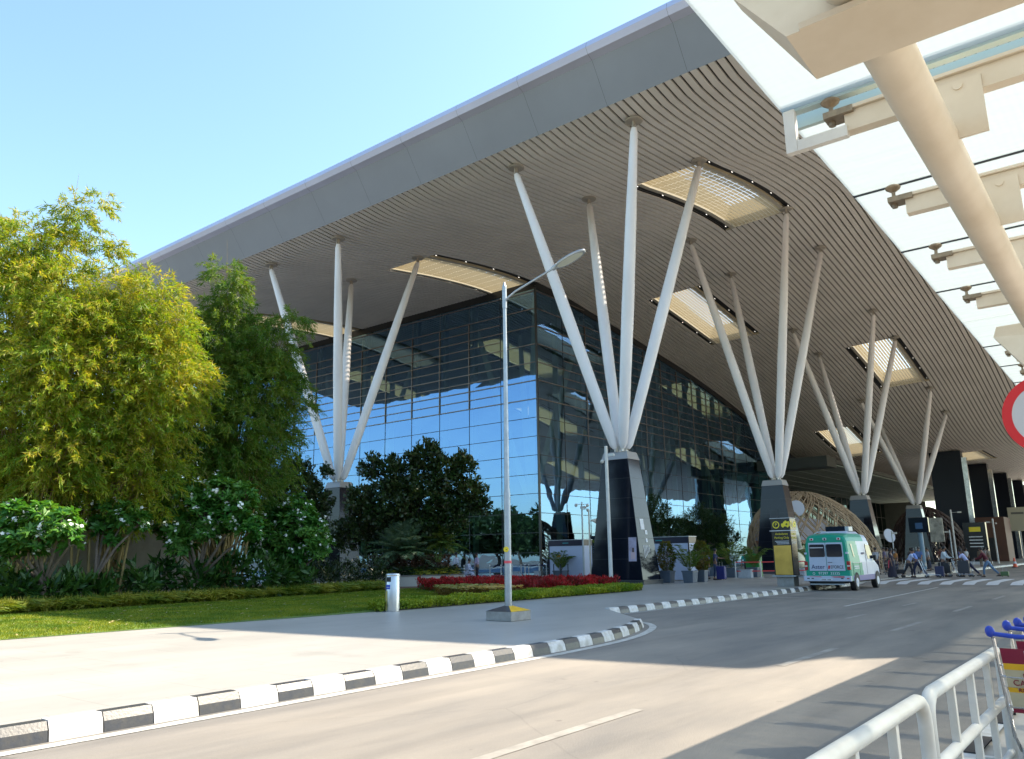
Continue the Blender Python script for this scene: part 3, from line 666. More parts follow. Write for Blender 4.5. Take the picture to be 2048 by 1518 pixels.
# supporting posts of the canopy, standing on the island
for s in (BS0-BP, BS0+4*BP, BS0+9*BP, BS0+14*BP):
    if s < -50: continue
    b = MB(); b.tube([(s, -42.2, 0.15), (s, -42.2, ZT-0.38)], 0.09, 16); b.build('post', M_cream, can, smooth=True)
# ------------------------------------------------------------------ street furniture and small things
# lamp post with its painted concrete foot
lp = thing('street_lamp', 'tall grey lamp post on a black and yellow topped concrete block, centre of the plaza', 'street lamp', (-39.0, -27.75, 0.15))
b = MB(); w = 0.37; b.box(-w, w, -w, w, 0, 0.21); b.build('concrete_foot', M_concrete, lp, bevel=0.01)
b = MB()
for i, (p, q) in enumerate((((-w, -w), (w, -w)), ((w, -w), (w, w)), ((w, w), (-w, w)), ((-w, w), (-w, -w)))):
    b.poly([(p[0]*1.01, p[1]*1.01, 0.212), (q[0]*1.01, q[1]*1.01, 0.212), (q[0]*.12, q[1]*.12, 0.33), (p[0]*.12, p[1]*.12, 0.33)], (0, 1, 0, 1)[i])
b.build('painted_top', [M_yellow, M_kblack], lp)
b = MB(); b.tube([(0, 0, 0.2), (0, 0, 2.9), (0, 0, 3.05), (0, 0, 7.7)], [0.085, 0.08, 0.062, 0.045], 16); b.tube([(0, 0, 7.55), (0, 0, 8.12)], 0.058, 16); b.lathe([(0.058, 8.12), (0.03, 8.2), (0.02, 8.24)], seg=12); b.build('pole', M_galv, lp, smooth=True)
b = MB(); b.tube([(0, -0.02, 7.72), (0, -0.10, 7.80), (0.0, -0.35, 7.92), (0.0, -1.60, 8.26)], [0.028, 0.028, 0.028, 0.026], 10); b.build('arm', M_galv, lp, smooth=True)
b = MB(); n = 28; cy, cz = -2.02, 8.36; tl = math.radians(15)
def el(rx, ry, dz): return [(rx*math.sin(2*PI*i/n)*(1.0), cy-ry*math.cos(2*PI*i/n), cz+dz+(ry*math.cos(2*PI*i/n))*math.tan(tl)) for i in range(n)]
r0, r1, r2, r3 = el(0.17, 0.42, 0.03), el(0.185, 0.44, 0.0), el(0.17, 0.42, -0.03), el(0.14, 0.37, -0.025)
for A, B2 in ((r0, r1), (r1, r2), (r2, r3)):
    for i in range(n): b.quad(A[i], A[(i+1) % n], B2[(i+1) % n], B2[i])
b.poly(r0[::-1]); b.tube([(0, -1.50, 8.235), (0, -1.66, 8.285)], [0.05, 0.07], 10); b.build('lamp_head', M_galv, lp)
b = MB(); b.poly(r3); b.build('lens', mat('lamp lens', (0.55, 0.58, 0.50), 0.3), lp)
b = MB(); b.tube([(0, 0, 1.28), (0, 0, 1.34)], 0.089, 16); b.build('red_tape', mat('red tape', (0.75, 0.10, 0.12), 0.5), lp)
b = MB(); b.tube([(-0.076, -0.02, 1.60), (-0.092, -0.025, 1.60)], 0.065, 16); b.build('round_sticker', mat('yellow sticker', (0.85, 0.62, 0.03), 0.4), lp)
b = MB(); b.box(-0.0945, -0.0925, -0.055, 0.01, 1.585, 1.60); b.build('sticker_bolt_mark', M_dark, lp)
# litter bin
bn = thing('litter_bin', 'brushed steel cylindrical litter bin with a blue sticker at the edge of the lawn', 'litter bin', (-37.98, -22.78, 0.15))
b = MB(); b.lathe([(0.205, 0), (0.205, 1.0), (0.195, 1.02), (0.02, 1.035)], seg=36); b.build('steel_drum', M_steel, bn, smooth=True)
b = MB(); b.lathe([(0.212, 0.955), (0.212, 0.985)], seg=36); b.build('rim', M_steel, bn)
def cyl_patch(r, a0, a1, z0, z1, n=8):
    b = MB()
    for i in range(n):
        a, c = a0+(a1-a0)*i/n, a0+(a1-a0)*(i+1)/n
        b.quad((r*math.cos(a), r*math.sin(a), z0), (r*math.cos(c), r*math.sin(c), z0), (r*math.cos(c), r*math.sin(c), z1), (r*math.cos(a), r*math.sin(a), z1))
    return b
a0 = math.atan2(-16.9, -16.0)   # towards the camera
cyl_patch(0.208, a0-0.95, a0-0.25, 0.80, 0.93).build('mouth', M_dark, bn); cyl_patch(0.210, a0-1.05, a0-0.35, 0.60, 0.72).build('blue_sticker', mat('blue sticker', (0.02, 0.08, 0.5), 0.4), bn)
cyl_patch(0.2115, a0-0.95, a0-0.45, 0.645, 0.655).build('sticker_line', M_notice, bn); cyl_patch(0.209, a0-1.2, a0-0.75, 0.03, 0.55).build('painted_yellow_reflection', mat('painted yellow reflection', (0.5, 0.42, 0.15), 0.4), bn)  # yellow strip low on the drum is a painted reflection

def slim_pole(name, label, x, y, h, r, cams, grp=None, m=None, z0=0.15):
    th = thing(name, label, 'camera pole', (x, y, z0), 0, grp); m = m or M_white
    b = MB(); b.tube([(0, 0, 0), (0, 0, h)], [r, r*0.8], 14); b.box(-r*2, r*2, -r*2, r*2, 0, 0.03); b.build('pole', m, th, smooth=True)
    for (dx, dy, z, k) in cams:
        b = MB(); b.tube([(0, 0, z), (dx, dy, z+0.02)], 0.018, 6)
        if k == 'c': b.box(dx-0.06, dx+0.06, dy-0.18, dy+0.18, z-0.06, z+0.08); b.tube([(dx, dy-0.18, z), (dx, dy-0.22, z)], 0.04, 8)
        elif k == 'd': b.ball((dx, dy, z-0.05), 0.10, 10, 6)
        else: b.tube([(dx, dy, z), (dx, dy-0.12, z), (dx, dy-0.36, z-0.04)], [0.05, 0.07, 0.16], 10)
        b.build({'c': 'camera_body', 'd': 'dome_camera', 's': 'loudspeaker_horn'}[k], M_cream if k == 's' else M_white, th, smooth=True)
    return th
slim_pole('camera_pole', 'thick white camera pole in front of the nearest black column base', -18.4, -17.93, 7.05, 0.105, [(0.05, -0.25, 6.55, 'c'), (-0.1, 0.2, 6.3, 'd')])
slim_pole('camera_pole', 'short cream pole with a horn loudspeaker left of the black column base', -17.4, -16.08, 3.85, 0.05, [(0.05, -0.12, 3.3, 's')], m=M_cream)
slim_pole('camera_pole', 'grey pole with a ring of small cameras before the corner glass', -14.6, -13.8, 4.55, 0.055, [(0.3, -0.2, 4.4, 'd'), (-0.3, 0.2, 4.4, 'd'), (0.1, -0.35, 4.1, 'd'), (-0.15, -0.2, 4.2, 'c')], m=M_galv)
slim_pole('camera_pole', 'tall white camera pole right of the fourth strut column', 45.5, -22.6, 5.9, 0.11, [(0.2, -0.8, 5.6, 'c')], m=M_white)
slim_pole('camera_pole', 'white camera pole before the second black pier', 55.1, -25.2, 5.1, 0.11, [(-0.1, 0.5, 4.7, 'c'), (0, -0.3, 4.6, 'd')], m=M_white)
slim_pole('camera_pole', 'thin grey pole beside the dark woven pavilion', 40.0, -23.2, 3.6, 0.07, [(0, 0.3, 3.4, 'c')], m=M_galv)
slim_pole('camera_pole', 'thin grey pole in front of the fourth strut column', 20.5, -22.2, 3.2, 0.06, [(0, -0.2, 3.0, 'c')], m=M_galv)

# ambulance sign totem
tt = thing('sign_totem', 'black sign pillar with an ambulance parking symbol and a gold panel, standing at the kerb', 'sign', (-17.32, -26.55, 0.15))
b = MB(); b.box(-0.30, 0.34, -0.36, 0.40, 0, 0.42); b.build('stone_foot', M_concrete, tt, bevel=0.01)
b = MB(); b.box(-0.44, 0.46, -0.52, 0.54, 0.42, 0.47); b.build('foot_plate', M_galv, tt)
b = MB(); b.box(-0.35, 0.38, -0.42, 0.46, 0.47, 2.98); b.build('black_body', mat('sign black', (0.008, 0.008, 0.01), 0.25), tt, bevel=0.01)
b = MB(); b.box(-0.368, -0.352, -0.38, 0.40, 0.50, 1.78); b.build('gold_panel', mat('gold mirror panel', (0.62, 0.42, 0.10), 0.25, 0.6, var=0.3, scale=1.2), tt)
M_sy = mat('sign yellow', (0.85, 0.66, 0.03), 0.5); M_sw = mat('sign white', (0.7, 0.7, 0.7), 0.5)
b = MB(); b.box(-0.40, 0.42, -0.47, 0.52, 2.42, 2.45); b.box(-0.38, 0.40, -0.45, 0.49, 2.98, 3.0); b.build('trim_band', M_notice, tt)
R_S = (PI/2, 0, -PI/2)      # text facing -X
R_T = (PI/2, 0, 0)          # text facing -Y
def sign_face(parent, face, off, tw):
    def P(a, z, d=0.0): return (-off-d, a, z) if face == 's' else (a, -off-d, z)
    rot = R_S if face == 's' else R_T; sg = -1 if face == 's' else 1
    # ring with P
    b = MB(); n = 24; c0 = sg*(-0.22)
    for i in range(n):
        a, c = 2*PI*i/n, 2*PI*(i+1)/n; q = [P(c0+r*math.cos(t), 2.70+r*math.sin(t), 0.004) for r, t in ((0.12, a), (0.16, a), (0.16, c), (0.12, c))]; b.poly(q)
    b.build('parking_ring', M_sy, parent); text('letter_p', 'P', 0.2, M_sy, parent, P(c0, 2.70, 0.004), rot)
    # ambulance pictogram
    b = MB(); s = sg
    def pp(pts): b.poly([P(s*x+0.0, z, 0.004) for x, z in pts])
    pp([(0.02, 2.62), (0.02, 2.74), (0.10, 2.76), (0.15, 2.84), (0.40, 2.84), (0.40, 2.62)]); pp([(0.20, 2.84), (0.20, 2.875), (0.27, 2.875), (0.27, 2.84)])
    b.build('vehicle_symbol', M_sy, parent)
    b = MB()
    for cx in (0.10, 0.31): b.poly([P(s*cx+0.05*math.cos(t*PI/6), 2.62+0.05*math.sin(t*PI/6), 0.006) for t in range(12)])
    b.build('symbol_wheel_print', M_sy, parent)
    b = MB(); b.poly([P(s*x, z, 0.008) for x, z in ((0.22, 2.70), (0.32, 2.70), (0.32, 2.73), (0.22, 2.73))]); b.poly([P(s*x, z, 0.0081) for x, z in ((0.255, 2.665), (0.285, 2.665), (0.285, 2.765), (0.255, 2.765))])
    b.build('cross_mark', M_dark, parent)
    for i, (tx, sz, m) in enumerate((('Ambulance', 0.135, M_sy), ('Parking Only', 0.135, M_sy))):
        text('sign_text', tx, sz, m, parent, P(0.0, 2.29-0.17*i, 0.004), rot, sx=0.95)
    b = MB()
    for i in range(3): b.poly([P(x, 1.96-0.06*i+dz, 0.004) for x, dz in ((-0.32, 0), (0.32-0.05*i, 0), (0.32-0.05*i, 0.02), (-0.32, 0.02))])
    b.build('small_print', M_sw, parent)
sign_face(tt, 's', 0.352, 0.8); sign_face(tt, 't', 0.422, 0.7)

# a second sign totem far along
t2 = thing('sign_totem', 'small distant black sign pillar with yellow symbols beside the dark woven pavilion', 'sign', (47.5, -24.4, 0.15))
b = MB(); b.box(-0.4, 0.4, -1.1, 1.1, 0.3, 5.1-0.6); b.build('black_body', mat('sign black', (0.008, 0.008, 0.01), 0.25), t2)
b = MB(); b.box(-0.43, -0.405, -0.6, 0.5, 3.5, 4.0); b.build('yellow_symbol', M_sy, t2)
b = MB(); [b.box(-0.43, -0.405, -0.7, 0.6, 2.9-0.35*i, 3.0-0.35*i) for i in range(4)]; b.build('text_lines', M_sw, t2)
b = MB(); b.box(-0.5, 0.5, -1.2, 1.2, 0, 0.3); b.build('foot', M_notice, t2)

# round traffic sign close to the camera
rs = thing('traffic_sign', 'large round red ringed traffic sign cut off by the right edge of the picture', 'traffic sign', (-47.03, -39.28, 0.145))
dv = Vector((CAMX+47.03, CAMY+39.28, 0)).normalized(); rz = math.atan2(dv.y, dv.x)
rs.rotation_euler = (0, 0, rz)
b = MB(); b.tube([(-0.05, 0, 0), (-0.05, 0, 2.7)], 0.035, 14); b.build('pole', M_galv, rs, smooth=True)
b = MB(); n = 64
for i in range(n):
    a, c = 2*PI*i/n, 2*PI*(i+1)/n; z = 2.375; q = lambda r, t, x: (x, r*math.cos(t), z+r*math.sin(t))
    b.quad(q(0.237, a, 0.006), q(0.30, a, 0.006), q(0.30, c, 0.006), q(0.237, c, 0.006)); b.quad(q(0.30, a, 0.006), q(0.30, a, -0.008), q(0.30, c, -0.008), q(0.30, c, 0.006))
b.build('red_ring', mat('sign red', (0.60, 0.02, 0.03), 0.35), rs)
b = MB(); b.poly([(0.0045, 0.24*math.cos(2*PI*i/n), 2.375+0.24*math.sin(2*PI*i/n)) for i in range(n)]); b.build('white_face', mat('sign face', (0.52, 0.54, 0.58), 0.4), rs)
b = MB(); b.poly([(-0.008, 0.3*math.cos(2*PI*i/n), 2.375+0.3*math.sin(2*PI*i/n)) for i in range(n)][::-1]); b.build('back_plate', M_galv, rs)

# white crowd barriers beside the road
def barrier(label, x0, L):
    th = thing('crowd_barrier', label, 'barrier', (x0, -38.78, 0.145), 0, 'white tubular barriers by the road')
    h = 0.735; r = 0.033; P = [(0, 0, 0.02), (0, 0, h-0.12)]
    for k in range(1, 5): a = PI/2*k/4; P.append((0.12-0.12*math.cos(a), 0, h-0.12+0.12*math.sin(a)))
    Q = [(L-x, y, z) for x, y, z in P][::-1]
    b = MB(); b.tube(P+Q, r, 14); b.build('frame_tube', M_white, th, smooth=True)
    b = MB(); b.tube([(0.02, 0, 0.41), (L-0.02, 0, 0.41)], 0.03, 12); b.build('middle_rail', M_white, th, smooth=True)
    b = MB(); b.tube([(0.02, 0, 0.08), (L-0.02, 0, 0.08)], 0.022, 10); b.build('lower_rail', M_white, th, smooth=True)
    n = 3
    for i in range(1, n+1):
        x = L*i/(n+1); b = MB(); b.box(x-0.022, x+0.022, -0.019, 0.019, 0.08, h-0.01); b.build('upright', M_white, th, bevel=0.003)
    for x in (0.0, L): b = MB(); b.box(x-0.03, x+0.03, -0.22, 0.22, 0.0, 0.025); b.build('foot', M_white, th)
    return th
barrier('white tubular barrier nearest the camera at the bottom edge', -51.95, 2.28)
barrier('second white tubular barrier, partly behind the luggage trolleys', -49.60, 2.28)

# luggage trolleys
M_blue = mat('blue handle plastic', (0.015, 0.05, 0.42), 0.3)
M_chrome = mat('chromed tube', (0.62, 0.62, 0.63), 0.2, 0.95)
M_maroon = mat('maroon print', (0.22, 0.01, 0.04), 0.4); M_boardc = mat('board cream', (0.52, 0.49, 0.36), 0.45, var=0.12, scale=5)
def trolley(label, x, y, rz, grp, advert=False, z0=0.0, simple=False):
    th = thing('luggage_trolley', label, 'trolley', (x, y, z0), rz, grp)   # rolls along local +x, handle at x=0
    b = MB()
    for s in (-1, 1):
        yy = s*0.25; b.tube([(0.0, yy, 1.0), (0.07, yy, 0.75), (0.20, yy*0.98, 0.28), (0.30, yy*0.95, 0.17), (1.0, yy*0.7, 0.15)], 0.014, 8)
    b.tube([(0.07, -0.25, 0.72), (0.07, 0.25, 0.72)], 0.010, 6); b.tube([(0.14, -0.25, 0.5), (0.14, 0.25, 0.5)], 0.010, 6); b.tube([(1.0, -0.18, 0.15), (1.0, 0.18, 0.15)], 0.012, 6)
    for k in range(4): b.tube([(0.30, -0.16+0.107*k, 0.165), (1.0, -0.11+0.073*k, 0.15)], 0.007, 5)
    b.build('frame', M_chrome, th, smooth=True)
    b = MB(); b.tube([(0.0, -0.26, 1.03), (0.0, -0.1, 1.015), (0.0, 0.1, 1.015), (0.0, 0.26, 1.03)], 0.017, 10); b.ball((0, -0.265, 1.045), 0.034, 12, 8, sc=(0.9, 1, 1.25)); b.ball((0, 0.265, 1.045), 0.034, 12, 8, sc=(0.9, 1, 1.25)); b.build('handle', M_blue if advert or not simple else M_dark, th, smooth=True)
    b = MB()
    for s in (-1, 1): b.tube([(0.05, s*0.23, 0.80), (0.30, s*0.22, 0.82)], 0.007, 5); b.tube([(0.15, s*0.23, 0.62), (0.30, s*0.22, 0.66)], 0.007, 5); b.tube([(0.30, s*0.22, 0.66), (0.30, s*0.22, 0.82)], 0.007, 5)
    for k in range(7): b.tube([(0.06+0.012*0, -0.22+0.073*k, 0.64), (0.30, -0.22+0.073*k, 0.66), (0.30, -0.22+0.073*k, 0.82)], 0.004, 4)
    b.build('basket', M_chrome, th)
    for wx, wy in ((0.30, -0.2), (0.30, 0.2), (0.97, 0.0)):
        b = MB(); b.tube([(wx, wy-0.02, 0.07), (wx, wy+0.02, 0.07)], 0.07, 14); b.build('wheel', M_dark, th)
        b = MB(); b.box(wx-0.02, wx+0.02, wy-0.03, wy+0.03, 0.07, 0.165); b.build('castor_fork', M_galv, th)
    if advert:   # board on the handle side, faces -x
        def bd(nm, z0, z1, m, d, y0=-0.215, y1=0.215):
            b = MB(); f = lambda z: 0.0+(1.0-z)*0.32-d; b.poly([(f(z0), y1, z0), (f(z0), y0, z0), (f(z1), y0, z1), (f(z1), y1, z1)]); return b.build(nm, m, th)
        bd('advert_board', 0.46, 0.93, M_boardc, 0.028); bd('maroon_band', 0.82, 0.93, M_maroon, 0.031); bd('yellow_band', 0.775, 0.82, M_yellow, 0.031); bd('lower_yellow_band', 0.61, 0.645, M_yellow, 0.031); bd('bottom_band', 0.46, 0.49, M_maroon, 0.031)
        ang = math.atan(0.32); rot = (PI/2-ang*0, 0, -PI/2)
        for tx, z, sz, m in (('PNB', 0.735, 0.046, M_maroon), ('CAR LOAN', 0.680, 0.062, M_maroon), ('ROI 8.', 0.628, 0.042, M_maroon)):
            o = text('advert_text', tx, sz, m, th, ((1.0-z)*0.32-0.036, {'PNB': 0.10, 'CAR LOAN': 0.175, 'ROI 8.': 0.15}[tx], z), (PI/2, -0.0, -PI/2), align='LEFT'); o.rotation_euler = (Matrix.Rotation(-PI/2, 3, 'Z') @ Matrix.Rotation(PI/2+ang, 3, 'X')).to_euler()
        b = MB(); f = lambda z, d=0.034: (1.0-z)*0.32-d
        for (y0, y1, z0_, z1_) in ((-0.02, 0.06, 0.832, 0.836), (-0.02, 0.06, 0.914, 0.918), (0.056, 0.06, 0.832, 0.918), (-0.02, -0.016, 0.832, 0.918)): b.poly([(f(z0_), y1, z0_), (f(z0_), y0, z0_), (f(z1_), y0, z1_), (f(z1_), y1, z1_)])
        b.build('logo_frame', M_notice, th)
        b = MB(); pts = []
        for i in range(13): a = PI+PI*i/12; pts.append((0.020+0.028*math.cos(a), 0.878+0.030*math.sin(a)))
        for i in range(13): a = 2*PI-PI*i/12; pts.append((0.020+0.015*math.cos(a), 0.885+0.018*math.sin(a)))
        b.poly([(f(z, 0.036), y, z) for y, z in pts][::-1]); b.build('logo_mark', M_yellow, th)
    return th
tl_ = ['front luggage trolley with blue handle and a maroon and yellow advert board', 'second luggage trolley nested behind the one with the advert board', 'third luggage trolley in the nested row at the right edge', 'fourth luggage trolley, farthest in the nested row at the right edge']
for k in range(4): trolley(tl_[k], -47.88+0.30*k+(0.22 if k else 0), -39.05-0.03*k, math.radians(-6), 'nested trolleys at the right edge', advert=(k < 2), z0=0.145).scale = (0.86, 0.86, 0.86)
# ------------------------------------------------------------------ ambulance
M_agreen = mat('ambulance green', (0.004, 0.30, 0.19), 0.35, coat=0.0, spec=0.35, var=0.08, scale=2); M_awhite = mat('ambulance white', (0.52, 0.56, 0.66), 0.35, coat=0.0, spec=0.35, var=0.08, scale=2); M_ablue = mat('ambulance blue', (0.02, 0.05, 0.28), 0.3)
amb = thing('ambulance', 'green and white ambulance van parked at the kerb, rear doors towards the camera', 'ambulance', (-18.4, -28.66, 0.0))
ST = [  # x, half width low, half width high, z bottom, z belt, z shoulder, z roof
 (0.00, 0.90, 0.82, 0.50, 1.12, 1.98, 2.20), (0.10, 0.94, 0.86, 0.42, 1.14, 2.04, 2.30), (0.5, 0.95, 0.88, 0.40, 1.15, 2.06, 2.38), (1.4, 0.95, 0.88, 0.40, 1.15, 2.06, 2.40), (2.6, 0.95, 0.88, 0.40, 1.15, 2.06, 2.40),
 (3.2, 0.95, 0.87, 0.40, 1.15, 2.05, 2.36), (3.45, 0.95, 0.84, 0.40, 1.15, 1.98, 2.18), (3.75, 0.94, 0.80, 0.40, 1.15, 1.72, 1.82), (4.10, 0.92, 0.80, 0.40, 1.10, 1.32, 1.38), (4.5, 0.90, 0.78, 0.40, 0.98, 1.14, 1.20), (4.85, 0.84, 0.72, 0.42, 0.80, 0.92, 0.98), (4.98, 0.76, 0.66, 0.46, 0.66, 0.74, 0.78)]
def lerp(a, c, t): return a+(c-a)*t
rings = []
xs_ = []
for a, c in zip(ST[:-1], ST[1:]):
    n = max(1, int((c[0]-a[0])/0.09))
    for i in range(n): rings.append([lerp(a[k], c[k], i/n) for k in range(7)])
rings.append(list(ST[-1]))
def ringpts(r):
    x, wl, wh, zb, zm, zs_, zr = r
    H = [(wl, zb), (wl, lerp(zb, zm, 0.30)), (wl, lerp(zb, zm, 0.55)), (wl, lerp(zb, zm, 0.78)), (wl, zm)]
    for k in range(1, 7): H.append((lerp(wl, wh, k/6), lerp(zm, zs_, k/6)))
    H += [(lerp(wh, wh-0.10, 0.5), lerp(zs_, zr, 0.5)), (wh-0.12, lerp(zs_, zr, 0.88)), (wh-0.30, zr), (0, zr+0.03)]
    return [(x, -y, z) for y, z in H]+[(x, y, z) for y, z in H[::-1][1:]]
b = MB(); RP = [ringpts(r) for r in rings]
for i in range(len(RP)-1):
    A, B_ = RP[i], RP[i+1]; x = (rings[i][0]+rings[i+1][0])/2
    for k in range(len(A)-1):
        z = (A[k][2]+A[k+1][2])/2; y = (A[k][1]+A[k+1][1])/2; zs_ = rings[i][5]
        xb = 1.55+0.35*(1.0-min(1, (z-0.4)/1.6)) if z < 1.15 else 1.40+(1.15-z)*0.18+0.1
        if z < 0.63 and 0.35 < x < 4.0: m = 2
        elif z > zs_-0.02 and x < 2.55: m = 0 if not (x > 1.4 and abs(y) < 0.6) else 1
        elif z > zs_-0.02: m = 1 if x < 3.3 else 1
        elif x < xb: m = 0
        else: m = 1
        b.quad(A[k], A[k+1], B_[k+1], B_[k], m)
b.poly(RP[0][::-1], 0); b.poly(RP[-1], 1)
b.poly([(r[0][0], r[0][1], r[0][2]) for r in (RP[0], RP[40])][:0] or [RP[0][0], RP[0][-1], RP[-1][-1], RP[-1][0]], 1)
b.build('body', [M_agreen, M_awhite, M_ablue], amb, smooth=True)
# rear doors
for s in (-1, 1):
    b = MB(); y0, y1 = (0.012, 0.74) if s > 0 else (-0.74, -0.012)
    P0 = lambda y, z, d=0.0: (-0.035-d+0.0*(z-1.1)+max(0, z-2.0)*0.3, y*(1-0.04*(z-0.8)), z)
    b.hexa([P0(y0, 0.83), P0(y1, 0.83), P0(y1, 0.83, -0.05), P0(y0, 0.83, -0.05)], [P0(y0, 2.0), P0(y1, 2.0), P0(y1, 2.0, -0.05), P0(y0, 2.0, -0.05)])
    dr = b.build('rear_door', M_awhite, amb, bevel=0.008)
    b = MB(); ya, yb = (0.05, 0.69) if s > 0 else (-0.69, -0.05); zz = (1.42, 1.92); r = 0.06; pts = []
    for cx, cz, a0_ in ((yb-r, zz[1]-r, 0), (ya+r, zz[1]-r, 90), (ya+r, zz[0]+r, 180), (yb-r, zz[0]+r, 270)):
        for k in range(5): a = math.radians(a0_+22.5*k); pts.append((cx+r*math.cos(a), cz+r*math.sin(a)))
    b.poly([P0(y, z, 0.012) for y, z in pts]); b.poly([P0(y, z, 0.004) for y, z in pts][::-1]); b.build('window', M_glassdark, dr)
    b = MB()
    for i in range(len(pts)):
        (y0_, z0_), (y1_, z1_) = pts[i], pts[(i+1) % len(pts)]; cy_, cz_ = (ya+yb)/2, 1.67; f = lambda y, z: (cy_+(y-cy_)*1.05, cz_+(z-cz_)*1.06)
        b.quad(P0(y0_, z0_, 0.014), P0(y1_, z1_, 0.014), P0(*f(y1_, z1_), 0.014), P0(*f(y0_, z0_), 0.014))
    b.build('window_seal', M_dark, dr)
    if s > 0: b = MB(); b.box(-0.054, -0.050, 0.08, 0.66, 1.78, 1.81); b.build('window_stripe', M_notice, dr)
    else:
        b = MB(); b.box(-0.06, -0.036, -0.24, -0.06, 1.17, 1.19); b.build('handle', M_dark, dr)
M_navy = mat('navy lettering', (0.01, 0.015, 0.10), 0.5)
text('lettering', 'Aster', 0.25, M_navy, amb, (-0.042, 0.37, 0.99), R_S); text('lettering', 'EFORCE', 0.19, mat('black lettering', (0.02, 0.02, 0.03), 0.5), amb, (-0.042, -0.42, 0.98), (PI/2, 0, -PI/2), sx=0.78)
b = MB(); b.poly([(-0.042, -0.04, 0.91), (-0.042, -0.12, 0.91), (-0.042, -0.14, 1.05), (-0.042, -0.06, 1.05)][::-1]); b.build('red_logo_mark', M_red, amb)
text('phone_lettering', '97397  33335', 0.16, M_notice, amb, (-0.012, -0.06, 0.72), R_S)
b = MB(); n = 14
for i in range(n): a, c = 2*PI*i/n, 2*PI*(i+1)/n; b.poly([(-0.012, 0.58+r*math.cos(t), 0.72+r*math.sin(t)) for r, t in ((0.035, a), (0.05, a), (0.05, c), (0.035, c))])
b.build('phone_ring_print', M_notice, amb)
b = MB(); b.box(-0.16, 0.0, -0.98, 0.98, 0.40, 0.62); b.build('rear_bumper', M_awhite, amb, bevel=0.02)
b = MB(); b.poly([(-0.165, 0.72, 0.60), (-0.165, 0.25, 0.60), (-0.165, 0.20, 0.57), (-0.165, 0.72, 0.585)]); b.build('red_stripe_marking', M_red, amb); b = MB(); b.poly([(-0.165, -0.15, 0.60), (-0.165, -0.72, 0.61), (-0.165, -0.72, 0.555), (-0.165, -0.3, 0.56)]); b.build('red_stripe_marking', M_red, amb)
for y in (0.78, 0.60, -0.62, -0.86): b = MB(); b.box(-0.168, -0.158, y-0.05, y+0.05, 0.50, 0.54); b.build('bumper_reflector', M_darkmetal if y > -0.8 else M_red, amb)
b = MB(); b.box(-0.17, -0.155, -0.22, 0.26, 0.435, 0.51); b.build('number_plate', M_notice, amb)
b = MB(); [b.box(-0.175, -0.171, 0.20-0.05*i, 0.225-0.05*i, 0.45, 0.49) for i in range(8) if i != 4]; b.build('plate_lettering', M_dark, amb)
b = MB(); b.box(-0.22, 0.1, -0.72, 0.72, 0.26, 0.30); b.build('rear_step', M_galv, amb); b = MB(); b.box(0.0, 4.6, -0.6, 0.6, 0.30, 0.45); b.build('chassis', M_dark, amb)
M_tail = mat('tail lamp red', (0.35, 0.01, 0.015), 0.2)
for s in (-1, 1):
    b = MB(); b.box(-0.02, 0.12, s*0.88-0.07, s*0.88+0.07, 0.86, 1.22); tl = b.build('tail_lamp', M_tail, amb, bevel=0.015)
    b = MB(); b.box(-0.026, 0.0, s*0.88-0.055, s*0.88+0.055, 1.0, 1.06); b.build('reversing_lens', mat('pale lens', (0.6, 0.6, 0.55), 0.2), tl)
for y in (-0.58, 0.0, 0.55):
    b = MB(); b.box(-0.05, 0.10, y-0.07, y+0.07, 2.10, 2.20); h_ = b.build('roof_lamp_housing', M_notice, amb, bevel=0.01); b = MB(); b.box(-0.056, -0.05, y-0.045, y+0.03, 2.115, 2.185); b.build('lens', M_tail if y else M_glassdark, h_)
for s in (-1, 1): b = MB(); b.box(-0.03, 0.05, s*0.86-0.05, s*0.86+0.05, 1.52, 1.60); b.build('door_hinge', M_awhite, amb)
b = MB(); b.hexa([(1.2, -0.62, 2.38), (3.0, -0.62, 2.36), (3.0, 0.62, 2.36), (1.2, 0.62, 2.38)], [(1.35, -0.52, 2.50), (2.8, -0.52, 2.50), (2.8, 0.52, 2.50), (1.35, 0.52, 2.50)]); b.build('roof_fairing', M_awhite, amb, bevel=0.03)
b = MB(); b.box(1.6, 2.2, -0.42, 0.42, 2.50, 2.72); b.build('siren_box', M_glassdark, amb, bevel=0.01); b = MB(); b.box(1.6, 2.2, -0.58, -0.42, 2.50, 2.70); b.build('siren_lamp', M_galv, amb, bevel=0.01)
b = MB(); b.tube([(0.5, 0.62, 2.36), (0.5, 0.45, 2.46), (0.5, 0.1, 2.48), (0.5, -0.05, 2.40)], 0.018, 8); b.build('roof_rail', M_notice, amb)
